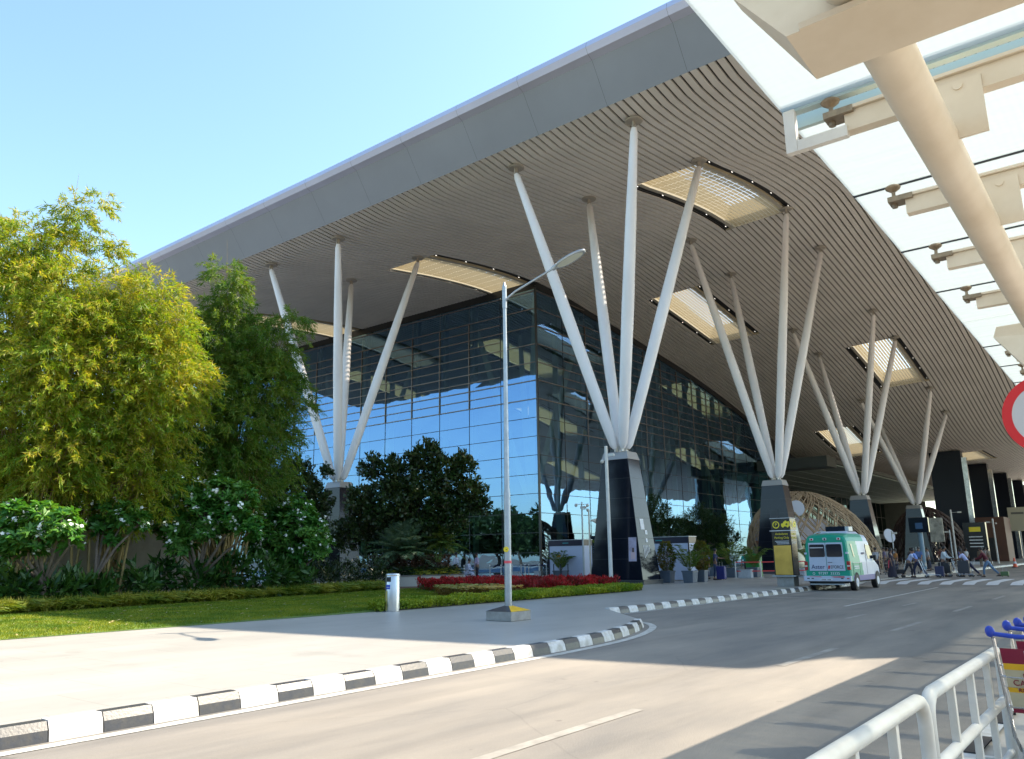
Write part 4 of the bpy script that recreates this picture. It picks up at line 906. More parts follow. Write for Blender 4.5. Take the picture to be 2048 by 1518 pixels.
for s in (-1, 1):
    sd = lambda x, z, d=0.012: (x, s*(0.952-(0.07*max(0, z-1.15)/0.9)+d), z)
    b = MB(); q = [sd(0.42, 1.95), sd(0.62, 1.93), sd(0.78, 1.40), sd(0.62, 1.40)]; b.poly(q if s < 0 else q[::-1]); b.build('side_window', mat('side glass', (0.10, 0.11, 0.10), 0.1), amb)
    b = MB(); q = [sd(2.55, 1.92), sd(3.25, 1.90), sd(3.62, 1.30), sd(2.75, 1.30)]; q = [(x, y*0.995+s*0.004, z) for x, y, z in q]; b.poly(q if s < 0 else q[::-1]); b.build('cab_window', M_glassdark, amb)
    for xq in (1.38, 0.40): b = MB(); b.box(xq, xq+0.010, s*0.945, s*0.957, 0.63, 1.15); b.build('panel_gap', M_dark, amb)
    b = MB(); b.box(0.40, 2.45, s*0.952, s*0.958, 1.145, 1.16); b.build('waist_moulding', M_awhite, amb)
    b = MB(); b.box(2.45, 2.462, s*0.94, s*0.956, 0.65, 1.95); b.build('door_joint', M_dark, amb)
    b = MB(); b.box(3.55, 3.70, s*1.02-0.06, s*1.02+0.06, 1.22, 1.45); b.tube([(3.6, s*0.9, 1.32), (3.6, s*1.02, 1.34)], 0.02, 6); b.build('wing_mirror', M_dark, amb, bevel=0.02)
    b = MB(); b.box(1.85, 2.25, s*0.957, s*0.962, 1.5, 1.58); b.build('side_lettering_mark', M_navy, amb)
    b = MB(); b.box(0.55, 1.25, s*0.957, s*0.962, 0.98, 1.02); b.box(0.62, 1.25, s*0.957, s*0.962, 0.90, 0.94); b.build('side_text_lines', M_notice, amb)
    for x in (0.78, 4.02):
        b = MB(); y = s*0.84; b.tube([(x, y-0.11, 0.34), (x, y+0.11, 0.34)], 0.34, 28); b.tube([(x, y+s*0.105, 0.34), (x, y+s*0.125, 0.34)], 0.30, 28); wh = b.build('wheel', M_dark, amb, bevel=0.02)
        b = MB(); b.tube([(x, y+s*0.118, 0.34), (x, y+s*0.135, 0.34)], [0.2, 0.17], 20); b.tube([(x, y+s*0.135, 0.34), (x, y+s*0.15, 0.34)], 0.07, 12); b.build('rim', M_notice, wh)
        b = MB(); n = 14
        for i in range(n):
            a, c = PI*i/n, PI*(i+1)/n; f = lambda r, t: (x+r*math.cos(t), s*0.956, 0.34+r*math.sin(t)); b.quad(f(0.34, a), f(0.42, a), f(0.42, c), f(0.34, c)); b.poly([f(0.0, a), f(0.37, a), f(0.37, c)])
        b.build('wheel_arch', M_dark, amb)
b = MB(); b.poly([(3.42, -0.76, 2.02), (3.42, 0.76, 2.02), (4.06, 0.80, 1.40), (4.06, -0.80, 1.40)]); o = b.build('windscreen', M_glassdark, amb); o.location = (0.03, 0, 0.03)

# ------------------------------------------------------------------ people
M_skin = mat('brown skin', (0.22, 0.115, 0.07), 0.55); M_hair = mat('black hair', (0.012, 0.01, 0.01), 0.5); M_shoe = mat('dark shoe', (0.02, 0.018, 0.018), 0.5)
def cloth(c): return mat('cloth_%02d_%02d_%02d' % tuple(int(99*x) for x in c), c, 0.85, var=0.2, scale=9)
def skin_mesh(name, chains, m, parent, sub=1):
    """chains: list of lists of (point, radius); first point of the first chain is the root; a later chain starts at an existing point"""
    verts = []; edges = []; rad = []; idx = {}
    def vid(p, r):
        k = tuple(round(c, 4) for c in p)
        if k not in idx: idx[k] = len(verts); verts.append(tuple(p)); rad.append(r)
        return idx[k]
    for ch in chains:
        prev = None
        for p, r in ch:
            i = vid(p, r)
            if prev is not None and prev != i: edges.append((prev, i))
            prev = i
    me = bpy.data.meshes.new(name); me.from_pydata(verts, edges, []); me.update()
    o = bpy.data.objects.new(name, me); COL.objects.link(o)
    mod = o.modifiers.new('skin', 'SKIN'); mod.use_smooth_shade = True
    sv = me.skin_vertices
    if not sv: 
        pass
    for i, r in enumerate(rad): me.skin_vertices[0].data[i].radius = (r, r) if not isinstance(r, tuple) else r
    me.skin_vertices[0].data[0].use_root = True
    if sub: s = o.modifiers.new('sub', 'SUBSURF'); s.levels = sub; s.render_levels = sub
    dg = bpy.context.evaluated_depsgraph_get(); dg.update(); nm = bpy.data.meshes.new_from_object(o.evaluated_get(dg)); bpy.data.objects.remove(o)
    nm.materials.clear(); nm.materials.append(m); nm.polygons.foreach_set('use_smooth', [True]*len(nm.polygons))
    r = bpy.data.objects.new(name, nm); COL.objects.link(r); r.parent = parent; return r
def person(label, x, y, z0, rz, pose='stand', top=(0.5, 0.5, 0.6), legs=(0.03, 0.03, 0.05), h=1.7, female=False, group=None, lean=None, stride=0.0, arms=None, fingers=True, sleeve=0.55):
    th = thing('person', label, 'person', (x, y, z0), rz, group)
    k = h/1.72; L = lambda *a: V(*a)*k
    lean = {'stand': 0.03, 'walk': 0.08, 'push': 0.45, 'sit': 0.15}[pose] if lean is None else lean
    hip = 0.93 if pose != 'sit' else 0.62
    if pose == 'push': hip = 0.88
    up_ = V(math.sin(lean), 0, math.cos(lean)); P_ = V(0, 0, hip)
    waist = P_+up_*0.16; chest = P_+up_*0.36; neckb = P_+up_*0.52; hd = neckb+V(math.sin(lean*0.6), 0, math.cos(lean*0.6))*0.09; head = hd+V(0.03, 0, 0.11); crown = head+V(-0.01, 0, 0.085)
    sw = 0.165 if female else 0.19
    R = 0.8 if female else 1.0
    body = [[(P_*k, 0.125*k), (waist*k, 0.11*R*k), (chest*k, 0.13*R*k), (neckb*k, 0.075*k), (hd*k, 0.05*k), ((head+V(0.0, 0, -0.03))*k, 0.078*k), (crown*k, 0.072*k)]]
    nose = head+V(0.095, 0, -0.02)
    body.append([((head+V(0.0, 0, -0.03))*k, 0.078*k), (nose*k, 0.014*k)])
    shirt = [[(P_*k, 0.145*k), (waist*k, 0.135*R*k), (chest*k, 0.15*R*k), ((neckb+up_*0.0)*k, 0.085*k)]]
    trou = [[((P_+up_*0.06)*k, 0.135*k), (P_*k, 0.14*k)]]
    arms = arms or {'stand': ('down', 'down'), 'walk': ('fwd', 'back'), 'push': ('push', 'push'), 'sit': ('lap', 'lap')}[pose]
    for s, am in zip((1, -1), arms):
        sh = neckb-up_*0.05+V(0, s*sw, 0)
        D = {'down': (V(0.02, s*0.06, -0.29), V(0.05, s*0.0, -0.25)), 'fwd': (V(0.12, s*0.05, -0.26), V(0.16, 0, -0.19)), 'back': (V(-0.13, s*0.06, -0.26), V(-0.04, 0, -0.25)), 'push': (V(0.16, s*0.07, -0.25), V(0.24, -s*0.02, -0.07)),
             'lap': (V(0.10, s*0.06, -0.26), V(0.22, -s*0.06, -0.08)), 'bent': (V(0.05, s*0.06, -0.27), V(0.22, -s*0.05, 0.05)), 'out': (V(0.16, s*0.08, -0.20), V(0.26, s*0.04, 0.0)), 'up': (V(0.08, s*0.1, -0.24), V(0.10, -s*0.08, 0.26))}[am]
        el_ = sh+D[0]; wr = el_+D[1]; hn = wr+D[1].normalized()*0.08
        body.append([(chest*k, 0.13*R*k), (sh*k, 0.058*k), (el_*k, 0.042*k), (wr*k, 0.028*k), (hn*k, (0.035*k, 0.02*k))])
        if fingers:
            d = D[1].normalized(); side = V(0, 1, 0) if abs(d.y) < 0.8 else V(1, 0, 0); nrm = d.cross(side).normalized()
            for q, ln in zip((-1.5, -0.5, 0.5, 1.5), (0.055, 0.068, 0.064, 0.05)):
                a = hn+side*0.017*q+d*0.025; m_ = a+d*ln*0.55+nrm*0.008; e = m_+d*ln*0.4+nrm*0.022*(1 if d.cross(side).z < 0 else -1)
                body.append([(hn*k, (0.035*k, 0.02*k)), (a*k, 0.009*k), (m_*k, 0.008*k), (e*k, 0.007*k)])
            a = wr+d*0.03+side*(-s*0.03); body.append([(wr*k, 0.028*k), (a*k, 0.011*k), ((a+d*0.04+side*(-s*0.018))*k, 0.008*k)])
        sl_ = el_ if sleeve < 0.7 else wr
        shirt.append([(chest*k, 0.15*R*k), (sh*k, 0.072*k), ((sh+D[0]*0.5)*k, 0.064*k)]+([(el_*k, 0.056*k), ((el_+D[1]*0.85)*k, 0.044*k)] if sleeve >= 0.7 else [((sh+D[0]*0.8)*k, 0.06*k)]))
    for s in (1, -1):
        hj = P_+V(0, s*0.09, -0.03)
        if pose == 'sit':
            kn = hj+V(0.42, s*0.04, 0.0); an = V(kn.x-0.03+(0.08 if s > 0 else -0.02), kn.y, 0.08)
        else:
            st = stride*s; hx = (0.16 if pose == 'push' else 0)
            kn = V(hj.x+st*0.55+(0.05 if st > 0 else 0.02)-hx*0.4, hj.y, hip*0.53); an = V(hj.x+st-hx, hj.y, 0.08+(0.06 if st < -0.15 else 0))
        toe = an+V(0.15, 0, -0.035); heel = an+V(-0.045, 0, -0.04)
        body.append([(P_*k, 0.125*k), (hj*k, 0.09*k), (kn*k, 0.056*k), (an*k, 0.038*k), (toe*k, 0.03*k)])
        trou.append([(P_*k, 0.14*k), (hj*k, 0.10*k), (((hj+kn)/2)*k, 0.087*k), (kn*k, 0.068*k), ((kn*0.15+an*0.85)*k, 0.058*k)])
        b = MB(); b.hexa([tuple((heel+V(-0.02, -0.04, -0.04))*k), tuple((toe+V(0.05, -0.035, -0.045))*k), tuple((toe+V(0.05, 0.035, -0.045))*k), tuple((heel+V(-0.02, 0.04, -0.04))*k)], [tuple((heel+V(-0.02, -0.035, 0.05))*k), tuple((toe+V(0.04, -0.03, 0.0))*k), tuple((toe+V(0.04, 0.03, 0.0))*k), tuple((heel+V(-0.02, 0.035, 0.05))*k)])
        b.build('shoe', M_shoe, th, bevel=0.012)
    skin_mesh('body', body, M_skin, th); skin_mesh('shirt', shirt, cloth(top), th); skin_mesh('trousers', trou, cloth(legs), th)
    b = MB(); c = (head+V(-0.02, 0, 0.035))*k; b.ball(c, 0.098*k, 14, 8, sc=(1.02, 0.9, 1.0))
    if female: b.ball((head+V(-0.075, 0, -0.06))*k, 0.06*k, 10, 7, sc=(0.8, 1.2, 2.0))
    b.build('hair', M_hair, th, smooth=True)
    for s in (1, -1):
        b = MB(); b.ball((head+V(0.078, s*0.03, 0.0))*k, 0.009*k, 8, 5); b.build('eye', M_dark, th)
    return th
A90 = PI/2
person('man in a pale pink shirt and dark trousers standing by the queue barriers', -16.1, -7.0, 0.15, math.radians(150), 'stand', (0.52, 0.42, 0.58), (0.03, 0.022, 0.035), arms=('bent', 'down'), sleeve=0.8, h=1.72)
person('person in white clothes sitting on the edge of the round planter', -17.75, -7.55, 0.15, math.radians(-62), 'sit', (0.55, 0.58, 0.75), (0.55, 0.58, 0.75), lean=0.35, sleeve=0.8)
person('person in a white shirt standing half hidden behind the planter plants', -16.7, -5.85, 0.15, math.radians(100), 'stand', (0.55, 0.60, 0.75), (0.03, 0.03, 0.04), sleeve=0.8, h=1.75)
person('woman in dark clothes with a purple backpack walking by the potted plants', -10.24, -19.25, 0.15, math.radians(70), 'walk', (0.05, 0.04, 0.14), (0.02, 0.025, 0.07), female=True, stride=0.2, h=1.66)
person('man in a navy shirt and jeans pointing, beside the blue suitcase', -9.5, -19.55, 0.15, math.radians(-70), 'stand', (0.03, 0.04, 0.10), (0.04, 0.07, 0.14), arms=('out', 'down'), h=1.74, stride=0.1)
person('person in a teal shirt behind the red and white tape barrier', -0.16, -17.58, 0.15, math.radians(180), 'stand', (0.02, 0.38, 0.32), (0.02, 0.02, 0.03), lean=0.5, h=1.6)
cg = 'people pushing trolleys over the crossing'
person('woman in dark clothes with a red shawl, leftmost on the crossing', -3.3, -27.6, 0.12, math.radians(-95), 'stand', (0.03, 0.02, 0.04), (0.025, 0.02, 0.03), female=True, group=cg, h=1.62, stride=0.12)
person('man in a white shirt bending over his trolley behind the blue shirted man', -2.5, -28.35, 0.12, math.radians(-88), 'push', (0.50, 0.55, 0.75), (0.02, 0.02, 0.03), stride=0.25, group=cg)
person('man in a light blue shirt pushing a trolley across', -2.3, -28.75, 0.12, math.radians(85), 'push', (0.16, 0.26, 0.62), (0.02, 0.025, 0.06), stride=0.33, group=cg, lean=0.3, sleeve=0.8)
person('man in a white shirt stepping behind a tall luggage trolley', -0.9, -29.85, 0.12, math.radians(-92), 'push', (0.50, 0.55, 0.58), (0.02, 0.02, 0.03), stride=0.22, group=cg, lean=0.2, sleeve=0.8, h=1.76)
person('woman in a lavender white blouse leaning forward on her trolley', -0.8, -31.1, 0.12, math.radians(88), 'push', (0.45, 0.48, 0.72), (0.012, 0.015, 0.045), stride=0.42, group=cg, lean=0.55, female=True, h=1.68)
person('man in a maroon shirt and jeans striding behind the woman on the crossing', 0.2, -31.95, 0.07, math.radians(88), 'push', (0.10, 0.01, 0.02), (0.12, 0.20, 0.32), stride=0.38, group=cg, lean=0.4, sleeve=0.8, h=1.76)
gg = 'people waiting far along the front'
far = [((11.0, -25.6), (0.02, 0.02, 0.03), (0.02, 0.02, 0.02), 'person all in black just behind the crossing'), ((13.5, -26.2), (0.35, 0.36, 0.4), (0.02, 0.02, 0.03), 'person in light grey standing just behind the crossing'), ((16.8, -26.5), (0.12, 0.04, 0.03), (0.02, 0.02, 0.03), 'person in brown standing behind the middle of the crossing'), ((22.5, -26.8), (0.1, 0.12, 0.3), (0.02, 0.02, 0.03), 'person in deep blue behind the middle of the crossing'), ((34.0, -26.6), (0.20, 0.16, 0.12), (0.20, 0.16, 0.12), 'guard in khaki uniform far right, standing left of another guard'), ((34.8, -27.2), (0.22, 0.18, 0.14), (0.2, 0.16, 0.12), 'guard in khaki uniform far right, standing right of another guard'),
       ((12.0, -24.0), (0.05, 0.05, 0.07), (0.02, 0.02, 0.03), 'person in dark clothes in the shade behind the crossing, left'), ((15.0, -23.0), (0.30, 0.25, 0.22), (0.03, 0.03, 0.03), 'person in a beige shirt waiting in the shade behind the crossing'), ((18.5, -25.2), (0.03, 0.03, 0.05), (0.05, 0.06, 0.1), 'person in black and jeans waiting by the third column base'),
       ((21.0, -24.2), (0.4, 0.42, 0.45), (0.02, 0.02, 0.03), 'person in a white shirt waiting by the third column base'), ((24.5, -25.0), (0.25, 0.05, 0.05), (0.02, 0.02, 0.03), 'person in a dark red shirt waiting near the dark woven pavilion'), ((28.0, -24.6), (0.06, 0.10, 0.2), (0.02, 0.02, 0.03), 'person in a blue shirt waiting near the dark woven pavilion'),
       ((30.5, -26.0), (0.5, 0.5, 0.5), (0.03, 0.03, 0.04), 'person in a pale shirt standing left of the khaki guards'), ((26.0, -26.2), (0.02, 0.02, 0.02), (0.02, 0.02, 0.02), 'person all in black waiting left of the khaki guards'), ((38.0, -26.5), (0.35, 0.3, 0.28), (0.03, 0.03, 0.04), 'person in a tan shirt at the far right by the traffic cones'), ((8.0, -24.5), (0.15, 0.12, 0.2), (0.03, 0.03, 0.04), 'person in purple waiting behind the ambulance')]
for i, ((x, y), c1, c2, l) in enumerate(far): person(l, x, y, 0.15, math.radians(40+77*i), 'stand', c1, c2, fingers=False, group=gg, h=1.66+0.03*(i % 4), female=(i % 5 == 3), stride=0.08*(i % 3))
# shawl of the woman in the dark dress
o = MB(); o.hexa([(-0.16, -0.16, 0.55), (0.05, -0.18, 0.5), (0.05, 0.16, 0.62), (-0.16, 0.16, 0.6)], [(-0.12, -0.13, 1.0), (0.03, -0.15, 1.0), (0.03, 0.13, 1.02), (-0.12, 0.13, 1.0)])
w_ = [p for p in bpy.data.objects if p.name.startswith('person') and 'red shawl' in p.get('label', '')][0]; o.build('shawl', mat('red shawl', (0.60, 0.06, 0.09), 0.8), w_, bevel=0.04)
o = MB(); o.lathe([(0.26, 0.06), (0.2, 0.5), (0.15, 0.95)], seg=16); o.build('long_dress', mat('dark dress', (0.02, 0.015, 0.03), 0.8), w_, smooth=True)
w_ = [p for p in bpy.data.objects if 'purple backpack' in p.get('label', '')][0]; o = MB(); o.box(-0.30, -0.13, -0.14, 0.14, 1.0, 1.40); o.build('backpack', mat('purple backpack', (0.16, 0.14, 0.50), 0.6), w_, bevel=0.05)

cg2 = 'people waiting behind the crossing'
# trolleys on the crossing and beside it
trolley('trolley loaded with a black box pushed by the man in a light blue shirt', -2.35, -28.25, A90, 'trolleys on the crossing', z0=0.12, simple=True)
trolley('trolley held by the bending man in white, left on the crossing', -2.5, -28.95, -A90, 'trolleys on the crossing', z0=0.12, simple=True)
trolley('tall luggage trolley pushed by the white shirted man in the middle', -0.9, -30.35, -A90, 'trolleys on the crossing', z0=0.12, simple=True)
trolley('trolley pushed by the woman in the lavender blouse', -0.8, -30.45, A90, 'trolleys on the crossing', z0=0.12, simple=True)
trolley('trolley in front of the man in the maroon shirt', 0.2, -31.3, A90, 'trolleys on the crossing', z0=0.10, simple=True)
trolley('idle trolley in the shade at the far end of the crossing, left', 2.5, -26.0, 0.3, 'trolleys parked behind the kerb', z0=0.15, simple=True)
trolley('idle trolley in the shade at the far end of the crossing, second from left', 3.6, -26.4, 0.3, 'trolleys parked behind the kerb', z0=0.15, simple=True)
trolley('idle trolley in the shade near the far end of the crossing, right', 5.5, -27.0, 0.5, 'trolleys parked behind the kerb', z0=0.15, simple=True)
person('man in a grey shirt waiting by the idle trolleys behind the crossing', 3.0, -25.2, 0.15, 1.0, 'stand', (0.3, 0.3, 0.33), (0.03, 0.03, 0.04), group=cg2, stride=0.1)
person('woman in an orange top waiting by the idle trolleys behind the crossing', 4.8, -26.0, 0.15, 2.2, 'stand', (0.5, 0.2, 0.05), (0.03, 0.03, 0.06), group=cg2, female=True, h=1.62)
person('man in a checked blue shirt standing behind the crossing near the kerb end', 6.4, -27.1, 0.15, 2.9, 'walk', (0.1, 0.16, 0.35), (0.05, 0.05, 0.06), group=cg2, stride=0.2)
trolley('empty trolley parked just right of the ambulance', -6.2, -25.9, math.radians(20), 'trolleys parked behind the kerb', z0=0.15, simple=True)
trolley('empty trolley parked behind another one right of the ambulance', -5.2, -26.4, math.radians(20), 'trolleys parked behind the kerb', z0=0.15, simple=True)
def case(label, x, y, z, w, d, h, col, rz=0.0, grp=None):
    th = thing('suitcase', label, 'suitcase', (x, y, z), rz, grp)
    b = MB(); b.box(-w/2, w/2, -d/2, d/2, 0.05, h); b.build('shell', mat('case_%d_%d_%d' % tuple(int(99*c) for c in col), col, 0.45), th, bevel=0.03)
    b = MB(); b.tube([(0, -0.09, h-0.02), (0, -0.09, h+0.22), (0, 0.09, h+0.22), (0, 0.09, h-0.02)], 0.008, 6); b.build('handle', M_galv, th)
    for sx in (-1, 1):
        for sy in (-1, 1): b = MB(); b.tube([(sx*w*0.35, sy*d*0.35-0.012, 0.025), (sx*w*0.35, sy*d*0.35+0.012, 0.025)], 0.025, 8); b.build('wheel', M_dark, th)
case('navy blue suitcase beside the couple', -9.75, -20.0, 0.15, 0.30, 0.50, 0.78, (0.015, 0.02, 0.14))
lg = 'luggage on the crossing trolleys'
case('black suitcase lying low on the trolley of the blue shirted man', -2.35, -27.75, 0.28, 0.45, 0.65, 0.30, (0.02, 0.02, 0.025), 0, lg); case('dark suitcase stacked on the middle trolley', -0.9, -30.9, 0.28, 0.42, 0.60, 0.75, (0.03, 0.03, 0.04), 0, lg)
case('black case on top of the trolley of the lavender woman', -0.8, -29.9, 0.28, 0.45, 0.62, 0.65, (0.015, 0.015, 0.02), 0, lg); case('navy suitcase pulled at the middle of the crossing', -1.6, -29.75, 0.12, 0.3, 0.45, 0.62, (0.02, 0.025, 0.08), 0, lg); case('green bag behind the man in the maroon shirt', 0.25, -32.75, 0.10, 0.3, 0.40, 0.30, (0.08, 0.14, 0.05), 0, lg)

# traffic cones
for x, y, l in ((36.2, -29.05, 'orange traffic cone on the road, the left one of the far right pair'), (44.5, -29.2, 'orange traffic cone on the road, the right one of the far right pair')):
    th = thing('traffic_cone', l, 'traffic cone', (x, y, 0.004), 0, 'traffic cones on the far road'); b = MB(); b.box(-0.26, 0.26, -0.26, 0.26, 0, 0.05); b.build('base', M_dark, th)
    M_cone = mat('cone orange', (0.75, 0.10, 0.03), 0.4); b = MB(); b.lathe([(0.2, 0.05), (0.05, 0.9), (0.03, 0.92)], seg=18); b.build('cone_body', M_cone, th, smooth=True)
    b = MB(); b.lathe([(0.150, 0.36), (0.118, 0.55)], seg=18); b.build('reflective_band', M_notice, th)

# white information kiosks
def kiosk(label, x, y0, y1, z1=2.45, legs=True):
    th = thing('display_panel', label, 'panel', (x, (y0+y1)/2, 0.15), 0, 'white display panels'); w = (y1-y0)/2
    b = MB(); b.box(-0.04, 0.9, -w, w, 0.05, z1-0.35); b.build('white_board', mat('display white', (0.50, 0.54, 0.68), 0.5, var=0.06, scale=1), th)
    b = MB(); b.box(-0.06, 0.92, -w-0.01, w+0.01, z1-0.35, z1); b.build('navy_header', mat('display navy', (0.01, 0.012, 0.035), 0.3), th)
    b = MB(); b.box(-0.08, 0.94, -w-0.05, w+0.05, z1, z1+0.04); b.build('top_rail', M_galv, th)
    for s in (-1, 1): b = MB(); b.box(-0.07, -0.03, s*w-0.035, s*w+0.035, 0, z1); b.build('side_post', mat('display navy', (0.01, 0.012, 0.035), 0.3), th)
    b = MB(); yc = w*0.45
    b.poly([(-0.045, yc+0.30, 1.50), (-0.045, yc+0.10, 1.66), (-0.045, yc-0.06, 1.70), (-0.045, yc+0.06, 1.60), (-0.045, yc+0.18, 1.54)]); b.build('dark_wing_mark', mat('mark grey', (0.06, 0.08, 0.12), 0.5), th)
    b = MB(); b.poly([(-0.046, yc+0.18, 1.38), (-0.046, yc-0.16, 1.42), (-0.046, yc-0.18, 1.54), (-0.046, yc+0.05, 1.60)]); b.build('orange_mark', mat('mark orange', (0.75, 0.28, 0.02), 0.5), th)
    b = MB(); b.box(-0.046, -0.042, yc-0.55, yc+0.18, 1.22, 1.26); b.build('teal_line_mark', mat('mark teal', (0.02, 0.3, 0.35), 0.5), th)
    b = MB(); b.box(-0.065, -0.061, -0.2, 0.25, z1-0.2, z1-0.15); b.build('header_text_line', mat('mark teal', (0.02, 0.3, 0.35), 0.5), th)
    return th
kiosk('white display panel with navy header left of the black column base', -11.4, -11.75, -9.1)
kiosk('white display panel with navy header behind the three square plant pots', -11.4, -18.9, -15.2)
# queue posts with belts before the glass
qp = 'queue posts along the glass wall'
qs = [(-12.6, -7.7), (-12.2, -8.0), (-11.9, -8.6), (-11.5, -8.9), (-11.2, -9.0), (-12.9, -7.2), (-13.3, -6.6), (-13.8, -6.1), (-10.5, -6.4), (-10.2, -7.4), (-9.9, -8.3), (-9.6, -9.2), (-14.2, -5.2), (-14.6, -4.6)]
def qpost(label, x, y, m, belt=None, grp=qp):
    th = thing('queue_post', label, 'queue post', (x, y, 0.15), 0, grp)
    b = MB(); b.lathe([(0.17, 0), (0.16, 0.03), (0.03, 0.06), (0.028, 0.9), (0.035, 0.92), (0.035, 0.98), (0.02, 1.0)], seg=14); b.build('post', m, th, smooth=True)
    if belt: b = MB(); b.tube([(0, 0, 0.93), (belt[0]*0.5, belt[1]*0.5, 0.90), (belt[0], belt[1], 0.93)], [0.025]*3, 4); b.build('belt', mat('belt navy', (0.01, 0.01, 0.06), 0.6), th)
    return th
for i, (x, y) in enumerate(qs):
    nx, ny = qs[(i+1) % len(qs)]; d = math.hypot(nx-x, ny-y)
    o = qpost('white queue post with a navy belt standing in front of the garden side glass wall', x, y, M_white, (nx-x, ny-y) if d < 1.5 else None)
for i, (x, y) in enumerate([(-13.0, -11.6), (-12.9, -11.0), (-12.8, -10.4), (-13.1, -9.9)]): qpost('dark queue post in front of the white panel left of the black column base', x, y, M_darkmetal, None, 'dark queue posts by the white panel')
for i, (x, y, l) in enumerate([(-13.6, -8.1, 'left'), (-12.6, -9.0, 'middle'), (-11.7, -9.9, 'right')]):
    th = thing('concrete_block', l+' one of three low grey blocks among the queue posts', 'block', (x, y, 0.15), 0, 'low grey blocks'); b = MB(); b.box(-0.12, 0.12, -0.2, 0.2, 0, 0.55); b.build('block_body', mat('pale block', (0.42, 0.44, 0.46), 0.7, var=0.2, scale=6), th, bevel=0.02)
    b = MB(); b.box(-0.14, 0.14, -0.22, 0.22, 0.55, 0.58); b.build('block_cap', M_galv, th)
# red and white tape barrier
tb = thing('tape_barrier', 'red and white tape barrier with white posts behind the black and gold sign', 'barrier', (-4.9, -20.6, 0.15))
pts = [(-1.4, 1.2), (-0.9, -0.2), (1.3, -2.6), (2.6, -4.4)]
for x, y in pts: b = MB(); b.lathe([(0.2, 0), (0.03, 0.04), (0.03, 1.0)], (x, y, 0), 12); b.build('post', M_white, tb)
for z in (0.95, 0.42):
    for (x0, y0), (x1, y1) in zip(pts[:-1], pts[1:]): b = MB(); b.hexa([(x0, y0, z-0.03), (x1, y1, z-0.03), (x1+.01, y1+.01, z-0.03), (x0+.01, y0+.01, z-0.03)], [(x0, y0, z+0.03), (x1, y1, z+0.03), (x1+.01, y1+.01, z+0.03), (x0+.01, y0+.01, z+0.03)]); b.build('red_tape', M_red, tb)
for x, y, l in ((-6.0, -19.9, 'pale stone block left of the black and gold sign, under the red tape'), (-3.5, -22.3, 'pale stone block just left of the gold panel')):
    th = thing('stone_block', l, 'block', (x, y, 0.15)); b = MB(); b.box(-0.2, 0.2, -0.4, 0.4, 0, 0.5); b.build('block_body', mat('pale block', (0.42, 0.44, 0.46), 0.7, var=0.2, scale=6), th, bevel=0.02)
    b = MB(); b.box(-0.22, 0.22, -0.42, 0.42, 0.5, 0.53); b.build('block_cap', M_galv, th)
gb = thing('green_cabinet', 'bright green cabinet beside the second black column base', 'cabinet', (-1.77, -18.77, 0.15)); b = MB(); b.box(-0.3, 0.3, -0.45, 0.45, 0, 1.45); b.build('cabinet_body', mat('cabinet green', (0.02, 0.22, 0.04), 0.4), gb, bevel=0.02); b = MB(); b.box(-0.315, -0.302, -0.4, 0.4, 0.1, 1.35); b.build('door', mat('cabinet green', (0.02, 0.22, 0.04), 0.4), gb)

# woven bamboo pavilions
def pavilion(label, cx, cy, ax, ay, h, col, nrib, disc, tilt=0.0, rz=0.0, rr=0.05):
    th = thing('woven_pavilion', label, 'pavilion', (cx, cy, 0.15), rz); m = mat('bamboo rib '+str(nrib), col, 0.6, var=0.3, scale=3)
    for i in range(nrib):
        a = 2*PI*i/nrib; q = 2.45+0.5*math.sin(i*1.7); pts = []; N = 16
        for k in range(N+1):
            t = k/N; a2 = a+q*t; e = math.sin(PI*t); r = 1.0-0.93*e*0.55 if False else math.sqrt(max(0, 1-(0.985*e)**2))*1.0
            x = ax*(r*math.cos(a2)); y = ay*(r*math.sin(a2)); z = h*e*0.985
            x += -ax*0.35*(z/h); pts.append((x, y, z))
        b = MB(); b.tube(pts, rr, 5); b.build('rib', m, th, smooth=True)
    for (dx, dy, dz, r, n) in disc:
        b = MB(); d = V(n[0], n[1], n[2]).normalized(); b.tube([V(dx, dy, dz), V(dx, dy, dz)+d*0.08], r, 28); b.build('round_sign', mat('disc pale', (0.50, 0.52, 0.60), 0.5), th)
    return th
nrm = (-0.79, -0.61, 0.0)
pavilion('large golden bamboo ribbed pavilion behind the ambulance', 19.0, -16.5, 10.6, 4.8, 6.6, (0.40, 0.28, 0.17), 84, [(-9.4, -1.5, 4.9, 0.62, nrm), (6.4, -4.3, 2.9, 0.62, (-0.5, -0.8, 0.2))], rr=0.05)
pavilion('dark brown woven pavilion far along the front', 62.0, -17.2, 10.0, 4.4, 7.0, (0.045, 0.022, 0.018), 64, [], rr=0.09)
# stall inside the pavilion
st = thing('food_stall', 'low pale stall with an orange band inside the bamboo pavilion', 'stall', (15.0, -15.6, 0.15))
b = MB(); b.box(-4.2, 4.8, -1.6, 1.6, 2.5, 4.3); b.build('stall_fascia', mat('stall fascia', (0.36, 0.34, 0.40), 0.6), st); b = MB(); b.box(-4.25, 4.85, -1.65, 1.65, 2.2, 2.5); b.build('orange_band', mat('stall band', (0.32, 0.13, 0.06), 0.5), st)
b = MB(); b.box(-4.0, 4.6, -1.4, 1.4, 0, 1.0); b.build('counter', mat('stall counter', (0.10, 0.06, 0.04), 0.5), st)
for x in (-4.0, -1.2, 1.8, 4.6): b = MB(); b.box(x-0.06, x+0.06, -1.5, -1.38, 0, 2.2); b.build('post', M_darkmetal, st)
